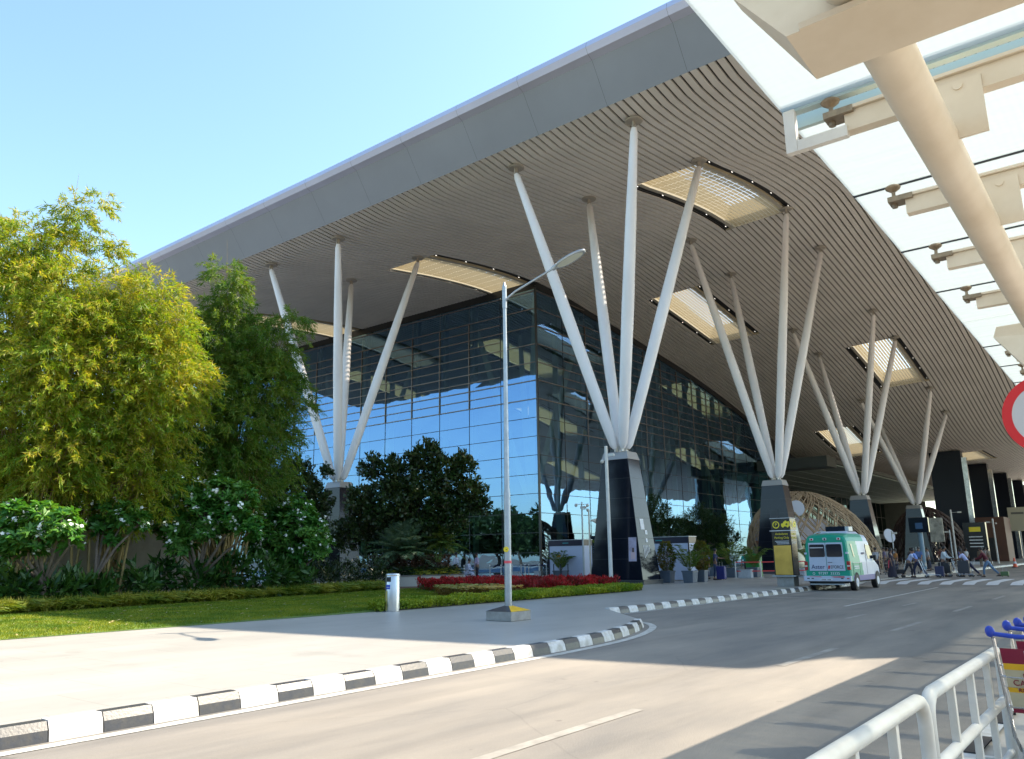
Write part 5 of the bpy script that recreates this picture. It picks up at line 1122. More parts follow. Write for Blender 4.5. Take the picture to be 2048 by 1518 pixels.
# information screen on a steel post
sc_ = thing('screen_stand', 'dark information screen on a blue grey post by the fourth strut column', 'screen', (20.6, -24.4, 0.15))
b = MB(); b.tube([(0, 0, 0), (0, 0, 3.0)], 0.2, 16); b.build('post', mat('blue grey post', (0.16, 0.26, 0.34), 0.4), sc_, smooth=True); b = MB(); b.box(-0.25, 0.1, -0.75, 0.75, 3.0, 4.25); b.build('screen', M_glassdark, sc_, bevel=0.02)
b = MB(); b.box(-0.27, -0.25, -0.3, 0.25, 3.3, 3.8); b.build('screen_picture', mat('screen blue', (0.02, 0.08, 0.2), 0.3), sc_)
lb = thing('lit_billboard', 'pale patterned billboard right of the fourth strut column', 'billboard', (48.5, -19.5, 0.15)); b = MB(); b.box(0, 0.2, -1.6, -0.2, 2.5, 5.2); b.build('board', mat('billboard pale', (0.5, 0.48, 0.42), 0.5, var=0.8, scale=1.2), lb); b = MB(); b.box(0.05, 0.15, -1.0, -0.8, 0, 2.5); b.build('leg', M_darkmetal, lb)
hut = thing('brown_hut', 'brown box like shop between the dark pavilion and the black piers', 'shop', (78.0, -21.5, 0.15)); b = MB(); b.box(-3, 3, -2.4, 2.4, 0, 6.0); b.build('wall', mat('hut brown', (0.12, 0.05, 0.03), 0.6), hut); b = MB(); b.box(-3.05, -3.0, -1.2, 1.0, 0.2, 3.2); b.build('door', M_dark, hut)
sgn = thing('pale_signboard', 'cream signboard mounted high before the third black pier', 'sign', (84.0, -24.6, 0.15)); b = MB(); b.box(0, 0.3, -1.2, 1.2, 4.2, 7.6); b.build('board', mat('signboard cream', (0.50, 0.46, 0.34), 0.6), sgn); b = MB(); b.box(0.1, 0.2, -0.1, 0.1, 0, 4.2); b.build('leg', M_galv, sgn); b = MB(); b.box(-0.03, 0, -0.8, 0.8, 6.6, 6.9); b.build('text_line', mat('sign grey', (0.15, 0.14, 0.12), 0.5), sgn)
# ------------------------------------------------------------------ vegetation
def leafcloud(name, base, dirv, L, W, m, parent=None, fold=0.25, normal=None, mid=0.45):
    """many small pointed leaves in one mesh: base points, directions, lengths, widths (numpy arrays)"""
    n = len(base); d = dirv/np.maximum(np.linalg.norm(dirv, axis=1, keepdims=True), 1e-6)
    r = rng.normal(size=(n, 3)) if normal is None else normal+rng.normal(size=(n, 3))*0.35
    s = np.cross(d, r); s /= np.maximum(np.linalg.norm(s, axis=1, keepdims=True), 1e-6); up_ = np.cross(s, d)
    L = np.broadcast_to(L, n)[:, None]; W = np.broadcast_to(W, n)[:, None]
    c = base+d*L*mid
    v = np.stack([base, c+s*W*0.5+up_*W*fold, base+d*L-up_*L*0.10, c-s*W*0.5+up_*W*fold], 1).reshape(-1, 3).astype(np.float32)
    me = bpy.data.meshes.new(name); me.vertices.add(4*n); me.vertices.foreach_set('co', v.ravel())
    me.loops.add(4*n); me.loops.foreach_set('vertex_index', np.arange(4*n, dtype=np.int32)); me.polygons.add(n)
    me.polygons.foreach_set('loop_start', np.arange(0, 4*n, 4, dtype=np.int32)); me.update(calc_edges=True); me.materials.append(m)
    o = bpy.data.objects.new(name, me); COL.objects.link(o); o.parent = parent; return o
def rdir(n): v = rng.normal(size=(n, 3)); return v/np.linalg.norm(v, axis=1, keepdims=True)
def inball(n, c, r, shell=0.5, sq=(1, 1, 1)):
    d = rdir(n); rr = rng.random(n)**shell; rr = 0.25+0.75*rr; return np.array(c)+d*(rr*r)[:, None]*np.array(sq), d
MB_sunlit = leafmat('bamboo leaf sunlit tone', [(0.14, 0.25, 0.015), (0.30, 0.38, 0.02), (0.46, 0.42, 0.04), (0.19, 0.33, 0.02), (0.38, 0.28, 0.08), (0.34, 0.42, 0.03)], trans=0.48)  # bamboo leaf with the sunlight put into its colours
MB_shaded = leafmat('bamboo leaf shaded tone', [(0.06, 0.15, 0.015), (0.10, 0.20, 0.02), (0.16, 0.23, 0.03), (0.08, 0.17, 0.015), (0.20, 0.20, 0.05)], trans=0.42)  # the same leaf, roof shade put into darker colours
M_culm = mat('bamboo culm', (0.30, 0.20, 0.07), 0.5, var=0.4, scale=3, col2=(0.14, 0.12, 0.04))
M_bark = mat('grey brown bark', (0.16, 0.12, 0.09), 0.85, var=0.4, scale=8, bump=0.4, bscale=20)
def bamboo(label, blobs, root, m, dens=1.0, leafL=0.24, leafW=0.036, culms=3, wisps=()):
    cx, cy = root; th = thing('bamboo_clump', label, 'bamboo', (cx, cy, 0.15), 0, None); P = []; D = []; SZ = []
    for (x, y, z, r) in list(blobs)+list(wisps):
        x -= cx; y -= cy; z -= 0.15
        ns = max(6, int(118*r*r*dens))
        p, d = inball(ns, (x, y, z), r, 0.55, (1, 1, 0.92)); far_ = rng.random(ns) < 0.12; p[far_] += d[far_]*r*0.38*rng.random((far_.sum(), 1))
        for q in range(ns):
            nl = int(rng.integers(26, 46)); ln = rng.uniform(0.5, 1.05)*min(1.0, 0.5+r*0.5)
            h = d[q]*np.array([1, 1, 0.4])+np.array([0, 0, 0.25]); h /= np.linalg.norm(h)
            t = rng.random(nl)**0.8; droop = np.stack([np.zeros(nl), np.zeros(nl), -0.75*t*t], 1)
            b_ = p[q]+(h[None]*t[:, None]+droop*0.8)*ln+rng.normal(size=(nl, 3))*0.035
            dd = h[None]*0.7+rng.normal(size=(nl, 3))*0.55+np.array([0, 0, -0.75])
            P.append(b_); D.append(dd); SZ.append(np.full(nl, rng.uniform(0.75, 1.2)))
    P = np.concatenate(P); D = np.concatenate(D); SZ = np.concatenate(SZ)
    leafcloud('foliage', P, D, leafL*SZ, leafW*SZ, m, th)
    i = 0
    for (x, y, z, r) in list(blobs):
        for k in range(culms):
            a = rng.uniform(0, 6.28); rr = rng.uniform(0.1, 0.9); s0 = V(math.cos(a)*rr, math.sin(a)*rr, 0)
            e = V(x-cx+rng.normal()*r*0.4, y-cy+rng.normal()*r*0.4, z+r*0.2); mid = s0.lerp(e, 0.45)+V(0, 0, e.z*0.18); pts = []
            for t in np.linspace(0, 1, 9): pts.append(s0*(1-t)**2+mid*2*t*(1-t)+e*t*t)
            b = MB(); b.tube(pts, [0.045, 0.043, 0.04, 0.037, 0.033, 0.028, 0.02, 0.013, 0.006], 6); b.build('culm', M_culm, th, smooth=True); i += 1
    if wisps:
        w0 = wisps[0]; e = V(w0[0]-cx, w0[1]-cy, w0[2]+1.4); b = MB(); s0 = V(0.3, 0.2, 0)
        pts = [s0.lerp(e, t)+V(0, 0, math.sin(PI*t)*1.2) for t in np.linspace(0, 1, 10)]; b.tube(pts, [0.05]*4+[0.04, 0.03, 0.022, 0.014, 0.008, 0.004], 6); b.build('culm', M_culm, th, smooth=True)
    return th
BAM1 = [(-43.78,-5.82,13.10,1.64),(-43.35,-7.98,13.08,1.23),(-43.05,-6.74,11.46,2.01),(-42.41,-9.17,11.29,1.41),(-42.83,-8.64,9.19,2.11),(-43.46,-7.03,8.21,1.97),(-41.66,-10.12,10.31,1.23),(-41.97,-9.74,8.05,1.94),(-42.96,-8.47,6.43,1.94),(-41.91,-9.82,5.51,1.58),(-43.29,-7.24,4.72,1.61),(-42.05,-8.83,4.33,1.25),(-40.62,-9.83,6.56,1.09),(-42.47,-7.48,3.86,1.09),(-41.23,-8.24,3.69,0.83),(-40.61,-9.04,4.59,1.02),(-40.40,-8.49,3.16,0.57),(-39.72,-9.36,5.19,0.94),(-43.11,-6.66,3.51,1.09),(-41.75,-6.78,5.81,1.70)]
BAM2 = [(-40.52,-9.96,11.60,1.00),(-39.73,-10.96,11.38,1.09),(-39.33,-11.47,10.37,1.00),(-40.47,-10.02,9.81,1.46),(-39.49,-11.26,9.01,1.28),(-38.99,-11.90,8.22,1.00),(-40.22,-10.34,7.49,1.64),(-38.90,-11.21,6.99,1.11),(-40.33,-9.39,5.70,1.48),(-39.13,-10.11,5.18,1.51),(-39.77,-9.30,4.07,1.13),(-38.57,-10.01,3.90,0.96)]
BAMW = [(-41.76,-8.39,15.14,0.51),(-41.23,-9.05,15.55,0.40),(-41.94,-8.16,14.20,0.51),(-41.53,-8.68,14.40,0.58),(-42.01,-8.07,13.47,0.55),(-40.75,-8.85,13.55,0.41),(-40.38,-9.33,13.43,0.37)]
BAM3 = [(-35.11,-8.75,10.93,1.82),(-34.14,-9.98,10.68,1.39),(-36.00,-9.24,9.12,1.66),(-34.35,-9.71,8.88,1.82),(-33.38,-10.13,9.20,0.98),(-35.65,-9.68,6.96,1.87),(-34.08,-10.05,7.00,1.50),(-32.81,-10.86,8.50,0.61),(-36.10,-9.11,5.50,1.45),(-34.48,-9.55,5.17,1.39),(-36.71,-9.14,7.32,1.23),(-33.05,-10.55,12.08,0.61),(-38.73,-9.80,4.66,0.61),(-35.77,-7.92,4.35,1.07),(-36.90,-8.09,6.15,1.24),(-34.41,-8.02,4.20,1.21),(-33.01,-8.19,4.03,1.02),(-38.42,-7.77,3.83,0.80),(-32.43,-8.92,5.36,0.72),(-32.88,-9.97,7.03,0.70),(-34.90,-9.02,12.55,0.64)]
BAM3W = [(-35.80,-9.49,13.95,0.58),(-35.62,-9.72,12.91,0.54),(-35.86,-9.41,12.23,0.62),(-35.37,-10.04,13.36,0.33),(-35.96,-9.29,11.33,0.73)]
bamboo('tall sunlit yellow green bamboo clump at the left edge', BAM1, (-42.6, -8.6), MB_sunlit, 1.0, wisps=BAMW)
bamboo('sunlit yellow green bamboo clump leaning right, between the left edge clump and the dark one', BAM2, (-40.0, -9.6), MB_sunlit, 1.15)
bamboo('dark green bamboo clump in the roof shade with one sunlit top shoot', BAM3, (-35.0, -9.2), MB_shaded, 1.0, wisps=BAM3W)

def leafy_tree(name, label, blobs, root, m, cat='tree', L=0.24, W=0.13, per=900, z0=0.15, trunk_r=0.12, sprig=14, grp=None, shell=0.6, branches=True, up_=0.5):
    cx, cy = root; th = thing(name, label, cat, (cx, cy, z0), 0, grp); P = []; D = []
    for (x, y, z, r) in blobs:
        ns = max(5, int(per*r*r/sprig)); p, d = inball(ns, (x-cx, y-cy, z-z0), r*0.9, shell)
        for q in range(ns):
            b_ = p[q]+rng.normal(size=(sprig, 3))*0.10; P.append(b_); D.append(d[q]*0.7+rng.normal(size=(sprig, 3))*0.6+np.array([0, 0, up_]))
    P = np.concatenate(P); D = np.concatenate(D); sz = rng.uniform(0.7, 1.2, len(P)); leafcloud('crown', P, D, L*sz, W*sz, m, th)
    if branches:
        b = MB(); top = V(0, 0, min(b_[2] for b_ in blobs)-z0); b.tube([(0, 0, 0), (0.05, 0.03, top.z*0.5), (0.0, 0.0, max(top.z, 0.3))], [trunk_r, trunk_r*0.85, trunk_r*0.7], 10)
        for (x, y, z, r) in blobs:
            e = V(x-cx, y-cy, z-z0); m_ = top.lerp(e, 0.5)+V(0, 0, 0.15); b.tube([top*0.85, m_, e], [trunk_r*0.6, trunk_r*0.35, trunk_r*0.12], 7)
        b.build('trunk', M_bark, th, smooth=True)
    return th
M_fic = leafmat('ficus leaf', [(0.022, 0.05, 0.015), (0.04, 0.075, 0.018), (0.06, 0.08, 0.025), (0.03, 0.065, 0.015), (0.085, 0.075, 0.04)], trans=0.15, rough=0.3)
FIC1 = [(-21.00,-7.28,7.31,1.10),(-21.88,-6.15,6.32,1.30),(-22.87,-4.90,6.77,0.81),(-20.28,-8.19,6.28,1.30),(-19.65,-8.99,6.84,0.81),(-19.38,-9.33,5.25,1.01),(-22.22,-5.72,4.61,1.73),(-20.98,-7.30,4.58,1.88),(-20.09,-8.43,4.00,1.30),(-23.29,-4.37,4.92,1.01),(-22.41,-3.86,3.54,1.18),(-19.03,-9.77,4.54,0.64),(-22.47,-2.18,3.02,1.06),(-20.79,-7.53,3.03,0.87)]
FIC0 = [(-20.71,5.29,7.42,1.19),(-21.32,6.07,6.93,1.02),(-20.16,4.59,6.39,1.02),(-19.61,3.90,5.54,0.95),(-21.06,5.74,5.24,1.53),(-20.00,4.39,4.22,1.36),(-22.06,7.00,6.94,1.02),(-19.34,3.56,7.39,0.48),(-21.87,6.77,4.60,1.19)]
leafy_tree('ficus_tree', 'dark big leaved tree over the round planter, in front of the blue glass', FIC1, (-21.0, -6.6), M_fic, per=1250, trunk_r=0.13)
leafy_tree('ficus_tree', 'dark tree left of the garden side column base', FIC0, (-20.8, 5.0), M_fic, per=1250, trunk_r=0.13)
M_bush = leafmat('dark bushy leaf', [(0.015, 0.04, 0.010), (0.025, 0.055, 0.012), (0.035, 0.065, 0.015)], trans=0.2)
TR2 = [(-0.22,-11.04,4.89,1.21),(-0.60,-10.56,3.79,1.51),(0.31,-11.71,3.41,1.28),(-0.41,-10.80,2.52,1.13)]
TR3 = [(3.55,-12.60,3.81,1.64),(4.49,-13.79,3.60,1.25),(3.03,-11.93,2.51,1.36),(4.20,-13.42,2.30,1.56),(5.04,-14.49,2.65,0.78),(3.59,-12.65,4.76,0.78)]
leafy_tree('bushy_tree', 'dark bushy tree just right of the nearest black column base', TR2, (-0.2, -11.0), M_bush, L=0.22, W=0.05, per=1100)
leafy_tree('bushy_tree', 'dark rounded bushy tree before the front glass, left of the woven pavilion', TR3, (3.8, -12.9), M_bush, L=0.22, W=0.05, per=1100)
# frangipani: rosettes at branch ends with white flower heads
M_fr = leafmat('frangipani leaf', [(0.065, 0.20, 0.04), (0.10, 0.27, 0.05), (0.16, 0.33, 0.07), (0.08, 0.22, 0.04)], trans=0.33, rough=0.35)
M_petal = mat('white petals', (0.80, 0.80, 0.74), 0.6)
def frangipani(label, blobs, root, z0=0.15, n_ros=26, fl=0.16):
    cx, cy = root; th = thing('frangipani_tree', label, 'tree', (cx, cy, z0), 0, None); P = []; D = []; N = []; FP = []; FD = []; br = MB()
    mz = min(b_[2]-b_[3] for b_ in blobs)-z0; fork = V(0, 0, max(0.35, mz*0.55)); br.tube([(0, 0, 0), fork], [0.10, 0.08], 9)
    for (x, y, z, r) in blobs:
        c = V(x-cx, y-cy, z-z0); el_ = fork.lerp(c, 0.55)+V(rng.normal()*0.15, rng.normal()*0.15, -0.1); br.tube([fork*0.9, el_, c-V(0, 0, r*0.4)], [0.06, 0.045, 0.03], 7)
        n = max(7, int(n_ros*r*r*5.0)); p, d = inball(n, tuple(c), r, 0.35)
        for q in range(n):
            if q % 4 == 0: br.tube([c-V(0, 0, r*0.4), (c+V(*p[q]))/2, V(*p[q])], [0.025, 0.02, 0.016], 5)
            ax = d[q]*np.array([0.7, 0.7, 0.5])+np.array([0, 0, 0.75]); ax /= np.linalg.norm(ax); k = 15
            e1 = np.cross(ax, [0.3, 0.9, 0.1]); e1 /= np.linalg.norm(e1); e2 = np.cross(ax, e1); a = np.arange(k)*2.4; up2 = rng.uniform(-0.15, 0.9, k)
            dd = (np.cos(a)[:, None]*e1+np.sin(a)[:, None]*e2)+ax*up2[:, None]; P.append(p[q]+rng.normal(size=(k, 3))*0.012); D.append(dd); N.append(np.repeat(ax[None], k, 0))
            if rng.random() < fl:
                for _ in range(5): FP.append(p[q]+ax*0.16+rng.normal(size=3)*0.06); FD.append(ax+rng.normal(size=3)*0.5)
    P = np.concatenate(P); sz = rng.uniform(0.7, 1.15, len(P)); leafcloud('foliage', P, np.concatenate(D), 0.30*sz, 0.095*sz, M_fr, th, normal=np.concatenate(N), mid=0.6)
    br.build('branches', M_bark, th, smooth=True)
    if FP:
        fp = []; fd = []; fn = []
        for p, d in zip(FP, FD):
            d = d/np.linalg.norm(d); e1 = np.cross(d, [0.2, 0.5, 0.8]); e1 /= np.linalg.norm(e1); e2 = np.cross(d, e1)
            for j in range(5): a = j*2*PI/5; fp.append(p); fd.append(math.cos(a)*e1+math.sin(a)*e2+d*0.3); fn.append(d)
        leafcloud('white_blossoms', np.array(fp), np.array(fd), 0.068, 0.055, M_petal, th, normal=np.array(fn)*3, mid=0.6, fold=0.1)
    return th
FR1 = [(-43.80,-11.77,3.01,0.48),(-43.31,-12.40,2.93,0.55),(-42.90,-12.90,2.76,0.55),(-43.47,-12.20,2.38,0.64),(-43.94,-11.59,2.32,0.55),(-42.68,-13.20,2.22,0.29)]
FR2 = [(-40.27,-10.28,3.54,0.29),(-39.86,-10.80,3.26,0.51),(-39.57,-11.17,2.99,0.36),(-40.40,-10.11,2.92,0.36),(-40.09,-10.51,2.38,0.26)]
FR3 = [(-38.07,-9.83,3.74,0.58),(-37.36,-10.74,3.91,0.74),(-36.66,-11.63,4.19,0.68),(-36.05,-12.40,4.08,0.47),(-37.74,-10.26,3.07,0.74),(-36.97,-11.23,3.14,0.82),(-36.26,-12.13,3.32,0.74),(-37.53,-10.53,2.31,0.58),(-35.89,-12.61,2.83,0.49)]
FR4 = [(-32.87,-9.16,3.55,0.71),(-32.05,-10.21,3.32,0.85),(-32.50,-9.64,2.57,0.94),(-31.69,-10.67,2.66,0.89),(-31.34,-11.11,2.12,0.58),(-32.08,-10.18,1.92,0.71),(-32.97,-9.04,2.37,0.67),(-31.93,-10.37,3.86,0.56)]
frangipani('sunlit frangipani with white flowers at the left edge, under the tall bamboo', FR1, (-42.9, -12.2), fl=0.19)
frangipani('slender frangipani branch with white flowers before the pale garden wall', FR2, (-40.6, -10.6), fl=0.19)
frangipani('large frangipani with white flowers in the middle of the bed', FR3, (-36.9, -10.9), fl=0.19)
frangipani('frangipani with white flowers at the right end of the bed, nearest the column', FR4, (-32.0, -9.9), fl=0.19)
# broad leaved understory
M_und = leafmat('shade plant leaf', [(0.03, 0.085, 0.02), (0.05, 0.12, 0.025), (0.07, 0.15, 0.03)], trans=0.28, rough=0.35)
UND = [(-39.03,-10.23,1.0,0.60),(-37.84,-10.13,1.1,0.75),(-37.01,-11.19,0.9,0.75),(-35.74,-11.18,1.1,0.80),(-34.72,-11.67,1.0,0.70),(-42.96,-10.09,0.9,0.60),(-42.44,-10.75,0.8,0.60),(-41.95,-11.38,0.8,0.55),(-39.29,-11.52,0.7,0.50),(-43.28,-9.68,1.0,0.60),(-40.18,-10.39,0.8,0.35),(-41.0,-11.9,0.55,0.45),(-33.6,-11.2,1.0,0.8),(-32.4,-10.6,0.95,0.8),(-31.4,-9.8,0.9,0.75),(-43.5,-12.1,0.75,0.55),(-42.6,-12.3,0.7,0.55),(-44.2,-11.6,0.8,0.6),(-41.8,-12.0,0.75,0.5),(-40.9,-11.4,0.8,0.5)]
ulab = ['left of the pale wall', 'below the large frangipani', 'at the foot of the large frangipani', 'right of the large frangipani trunk', 'below the dark bamboo']
for i, bl in enumerate(UND):
    leafy_tree('shade_plant', 'dark broad leaved shade plant in the bed behind the yellow green border', [bl], bl[:2], M_und, 'plant', L=0.42, W=0.13, per=420, branches=False, sprig=8, grp='shade plants in the bed', up_=0.3)
M_shr = leafmat('dark shrub leaf', [(0.010, 0.028, 0.010), (0.02, 0.04, 0.012), (0.03, 0.055, 0.015)], trans=0.15, rough=0.35)
for i, bl in enumerate([(-30.88,-7.66,1.2,0.85),(-29.05,-6.74,1.1,0.85),(-27.81,-6.71,1.0,0.80),(-26.37,-6.92,0.95,0.80),(-24.90,-7.17,1.0,0.85),(-29.9,-8.3,0.8,0.6),(-28.2,-8.2,0.7,0.6),(-26.9,-8.4,0.6,0.6),(-25.3,-8.5,0.7,0.6)]):
    leafy_tree('dark_shrub', 'dark glossy shrub in the row left of the round planter', [bl], bl[:2], M_shr, 'shrub', L=0.26, W=0.07, per=700, branches=False, sprig=10, grp='dark shrubs left of the planter', up_=0.4)
# yellow green strap leaf border, lawn blades
M_lir = leafmat('strap leaf yellow green', [(0.16, 0.20, 0.02), (0.26, 0.27, 0.03), (0.34, 0.31, 0.05), (0.18, 0.22, 0.02)], trans=0.3)
path = [(-47.0, -13.6), (-43.9, -12.75), (-41, -12.3), (-38, -12.1), (-34.5, -11.5), (-31, -11.0), (-27.7, -10.3), (-27.2, -9.6)]
def along(path, n, w):
    P = [np.array(p) for p in path]; d = np.cumsum([0]+[np.linalg.norm(P[i+1]-P[i]) for i in range(len(P)-1)]); x = rng.random(n)*d[-1]; i = np.clip(np.searchsorted(d, x, 'right')-1, 0, len(P)-2)
    A = np.array(P)[i]; B_ = np.array(P)[i+1]; t = ((x-d[i])/(d[i+1]-d[i]))[:, None]; nrm_ = np.stack([-(B_-A)[:, 1], (B_-A)[:, 0]], 1); nrm_ /= np.linalg.norm(nrm_, axis=1, keepdims=True)
    return A+(B_-A)*t+nrm_*((rng.random(n)-0.5)*w)[:, None]
tf = along(path, 460, 1.25); k = 34; base = np.repeat(tf, k, 0)+rng.normal(size=(len(tf)*k, 2))*0.045; a = rng.random(len(base))*6.28; el2 = rng.uniform(0.55, 1.4, len(base))
D1 = np.stack([np.cos(a)*np.cos(el2), np.sin(a)*np.cos(el2), np.sin(el2)], 1)
base3 = np.concatenate([base, np.full((len(base), 1), 0.16)], 1); Ls = rng.uniform(0.42, 0.78, len(base))
# two segments so that the blades arch
o1 = leafcloud('border_plants', np.concatenate([base3, base3+D1*(Ls*0.55)[:, None]]), np.concatenate([D1, D1*np.array([1, 1, 0.2])+np.array([0, 0, -0.25])]), np.concatenate([Ls*0.7, Ls*0.6]), 0.042, M_lir)
tag(o1, 'yellow green strap leaved border plants along the edge of the lawn', 'border plants', kind='stuff')
M_blade = leafmat('grass blade', [(0.15, 0.22, 0.015), (0.22, 0.28, 0.018), (0.29, 0.31, 0.03)], trans=0.35)
from mathutils.geometry import tessellate_polygon
lp2 = np.array(lawn); 
def inpoly(pt, poly):
    x, y = pt[:, 0], pt[:, 1]; c = np.zeros(len(pt), bool); j = len(poly)-1
    for i in range(len(poly)):
        xi, yi = poly[i]; xj, yj = poly[j]; c ^= ((yi > y) != (yj > y)) & (x < (xj-xi)*(y-yi)/(yj-yi+1e-12)+xi); j = i
    return c
pt = np.stack([rng.uniform(-50, -24, 230000), rng.uniform(-22.1, -10.6, 230000)], 1); pt = pt[inpoly(pt, lp2)]; n = len(pt); a = rng.random(n)*6.28
o1 = leafcloud('grass_blades', np.concatenate([pt, np.full((n, 1), 0.152)], 1), np.stack([np.cos(a)*0.6, np.sin(a)*0.6, np.ones(n)], 1), rng.uniform(0.035, 0.07, n), 0.012, M_blade); tag(o1, 'short mown grass of the lawn', 'grass', kind='stuff')
M_fall = leafmat('fallen leaf', [(0.45, 0.38, 0.18), (0.35, 0.28, 0.12), (0.5, 0.45, 0.25)], trans=0.1)
pt = np.stack([rng.uniform(-48, -26, 260), rng.uniform(-22.0, -12, 260)], 1); pt = pt[inpoly(pt, lp2)]; n = len(pt); a = rng.random(n)*6.28
o1 = leafcloud('fallen_leaves', np.concatenate([pt, np.full((n, 1), 0.21)], 1), np.stack([np.cos(a), np.sin(a), np.zeros(n)], 1), 0.14, 0.05, M_fall, normal=np.repeat([[0, 0, 3.0]], n, 0)); tag(o1, 'dry fallen leaves scattered on the lawn', 'leaves', kind='stuff')
# clipped bright green edging hedge, red flowers, small yellow white flowers
M_hg = leafmat('golden green hedge leaf', [(0.16, 0.25, 0.015), (0.27, 0.35, 0.02), (0.38, 0.42, 0.04), (0.19, 0.28, 0.02)], trans=0.3)
def mound(path, n, w, h, zf_=0.15, edge_drop=True):
    p = along(path, n, w); z = zf_+h*rng.random(n)**0.5*(0.85+0.15*np.sin(p[:, 0]*3.1)+0.1*np.sin(p[:, 0]*9)); return np.concatenate([p, z[:, None]], 1)
hp = [(-38.4, -22.5), (-34, -22.5), (-29.5, -22.5), (-25.4, -22.5), (-23.6, -22.4)]; hp2 = [(-38.0, -22.2), (-35.5, -21.9), (-29.5, -21.7), (-24.4, -21.6), (-23.3, -21.6)]
b_ = np.concatenate([mound(hp, 26000, 0.5, 0.24), mound(hp2, 30000, 0.8, 0.26)]); th = thing('edging_hedge', 'low bright yellow green hedge running along the plaza edge before the red flowers', 'hedge', (-31, -22.1, 0.15)); b_ = b_-np.array([-31, -22.1, 0.15])
leafcloud('foliage', b_, rdir(len(b_))+np.array([0, 0, 0.9]), rng.uniform(0.05, 0.10, len(b_)), 0.05, M_hg, th); 
core = MB(); core.prism([(-7.0, -0.55, 0.0), (7.6, -0.4, 0.0), (7.6, 0.45, 0.0), (1, 0.55, 0), (-7.0, 0.1, 0.0)], 0.13); core.build('stems', mat('hedge stems', (0.05, 0.05, 0.015), 0.9), th)
def inpatch(poly_, n, h):
    P = np.array(poly_); lo, hi = P.min(0), P.max(0); q = lo+(hi-lo)*rng.random((n, 2)); q = q[inpoly(q, poly_)]
    return np.concatenate([q, (0.15+h*rng.random(len(q))**0.5*(0.85+0.15*np.sin(q[:, 0]*4.1)*np.cos(q[:, 1]*3.3)))[:, None]], 1)
RPOLY = [(-27.3, -13.0), (-25.8, -12.4), (-24.6, -12.6), (-22.9, -14.3), (-22.4, -20.9), (-29.2, -21.0), (-28.0, -18.5), (-28.1, -15.2)]
YPOLY = [(-29.4, -16.1), (-28.1, -16.3), (-28.0, -18.6), (-28.9, -20.6), (-31.0, -20.6), (-31.5, -18.6)]
M_redf = leafmat('red flower spike', [(0.50, 0.015, 0.02), (0.65, 0.02, 0.03), (0.38, 0.012, 0.015), (0.10, 0.05, 0.015)], trans=0.2, tcol=(1.2, 0.6, 0.6))
rp = [(-29.6, -14.6), (-27.5, -15.6), (-25.5, -17.0), (-22.9, -18.4), (-21.0, -18.9)]
b_ = inpatch(RPOLY, 95000, 0.5); q_ = np.sin(b_[:, 0]*5.3+1.0*np.sin(b_[:, 1]*4.1))*np.sin(b_[:, 1]*6.1+b_[:, 0]*1.7); b_ = b_[(q_+rng.normal(size=len(q_))*0.35) > -0.25]; b_[:, 2] += 0.10*np.sin(b_[:, 0]*7.7)*np.sin(b_[:, 1]*5.9); th = thing('red_flower_bed', 'bed of dark red salvia flowers between the planter and the clipped hedge', 'flower bed', (-25, -18.5, 0.15)); b_ = b_-np.array([-25, -18.5, 0.15])
leafcloud('red_flowers', b_, rdir(len(b_))*0.5+np.array([0, 0, 1.0]), rng.uniform(0.08, 0.16, len(b_)), 0.045, M_redf, th)
b2 = inpatch(RPOLY, 14000, 0.25)-np.array([-25, -18.5, 0.15]); leafcloud('foliage', b2, rdir(len(b2)), 0.09, 0.05, M_und, th)
M_yf = leafmat('pale yellow flower', [(0.95, 0.78, 0.25), (0.95, 0.9, 0.6), (0.95, 0.65, 0.08), (0.95, 0.9, 0.7)], trans=0.1, nscale=0.1)
M_rusty = leafmat('rusty plant', [(0.18, 0.07, 0.015), (0.25, 0.12, 0.02), (0.12, 0.12, 0.015)], trans=0.3)
yp = [(-32.2, -18.0), (-30.8, -17.7), (-29.4, -17.7), (-27.8, -18.5), (-26.4, -19.3)]
th = thing('yellow_flower_patch', 'patch of small yellow and white flowers in front of the red bed', 'flower bed', (-30, -18.2, 0.15)); off_ = np.array([-30, -18.2, 0.15])
b_ = inpatch(YPOLY, 12000, 0.30)-off_; leafcloud('foliage', b_, rdir(len(b_))+np.array([0, 0, .5]), 0.08, 0.035, M_rusty, th)
b_ = inpatch(YPOLY, 750, 0.14)-off_+np.array([0, 0, 0.25]); fp = np.repeat(b_, 6, 0); aa = np.tile(np.arange(6)*PI/3, len(b_)); leafcloud('flowers', fp, np.stack([np.cos(aa), np.sin(aa), np.full(len(aa), 0.35)], 1), 0.075, 0.06, M_yf, th, normal=np.repeat([[0, 0, 3.0]], len(fp), 0))
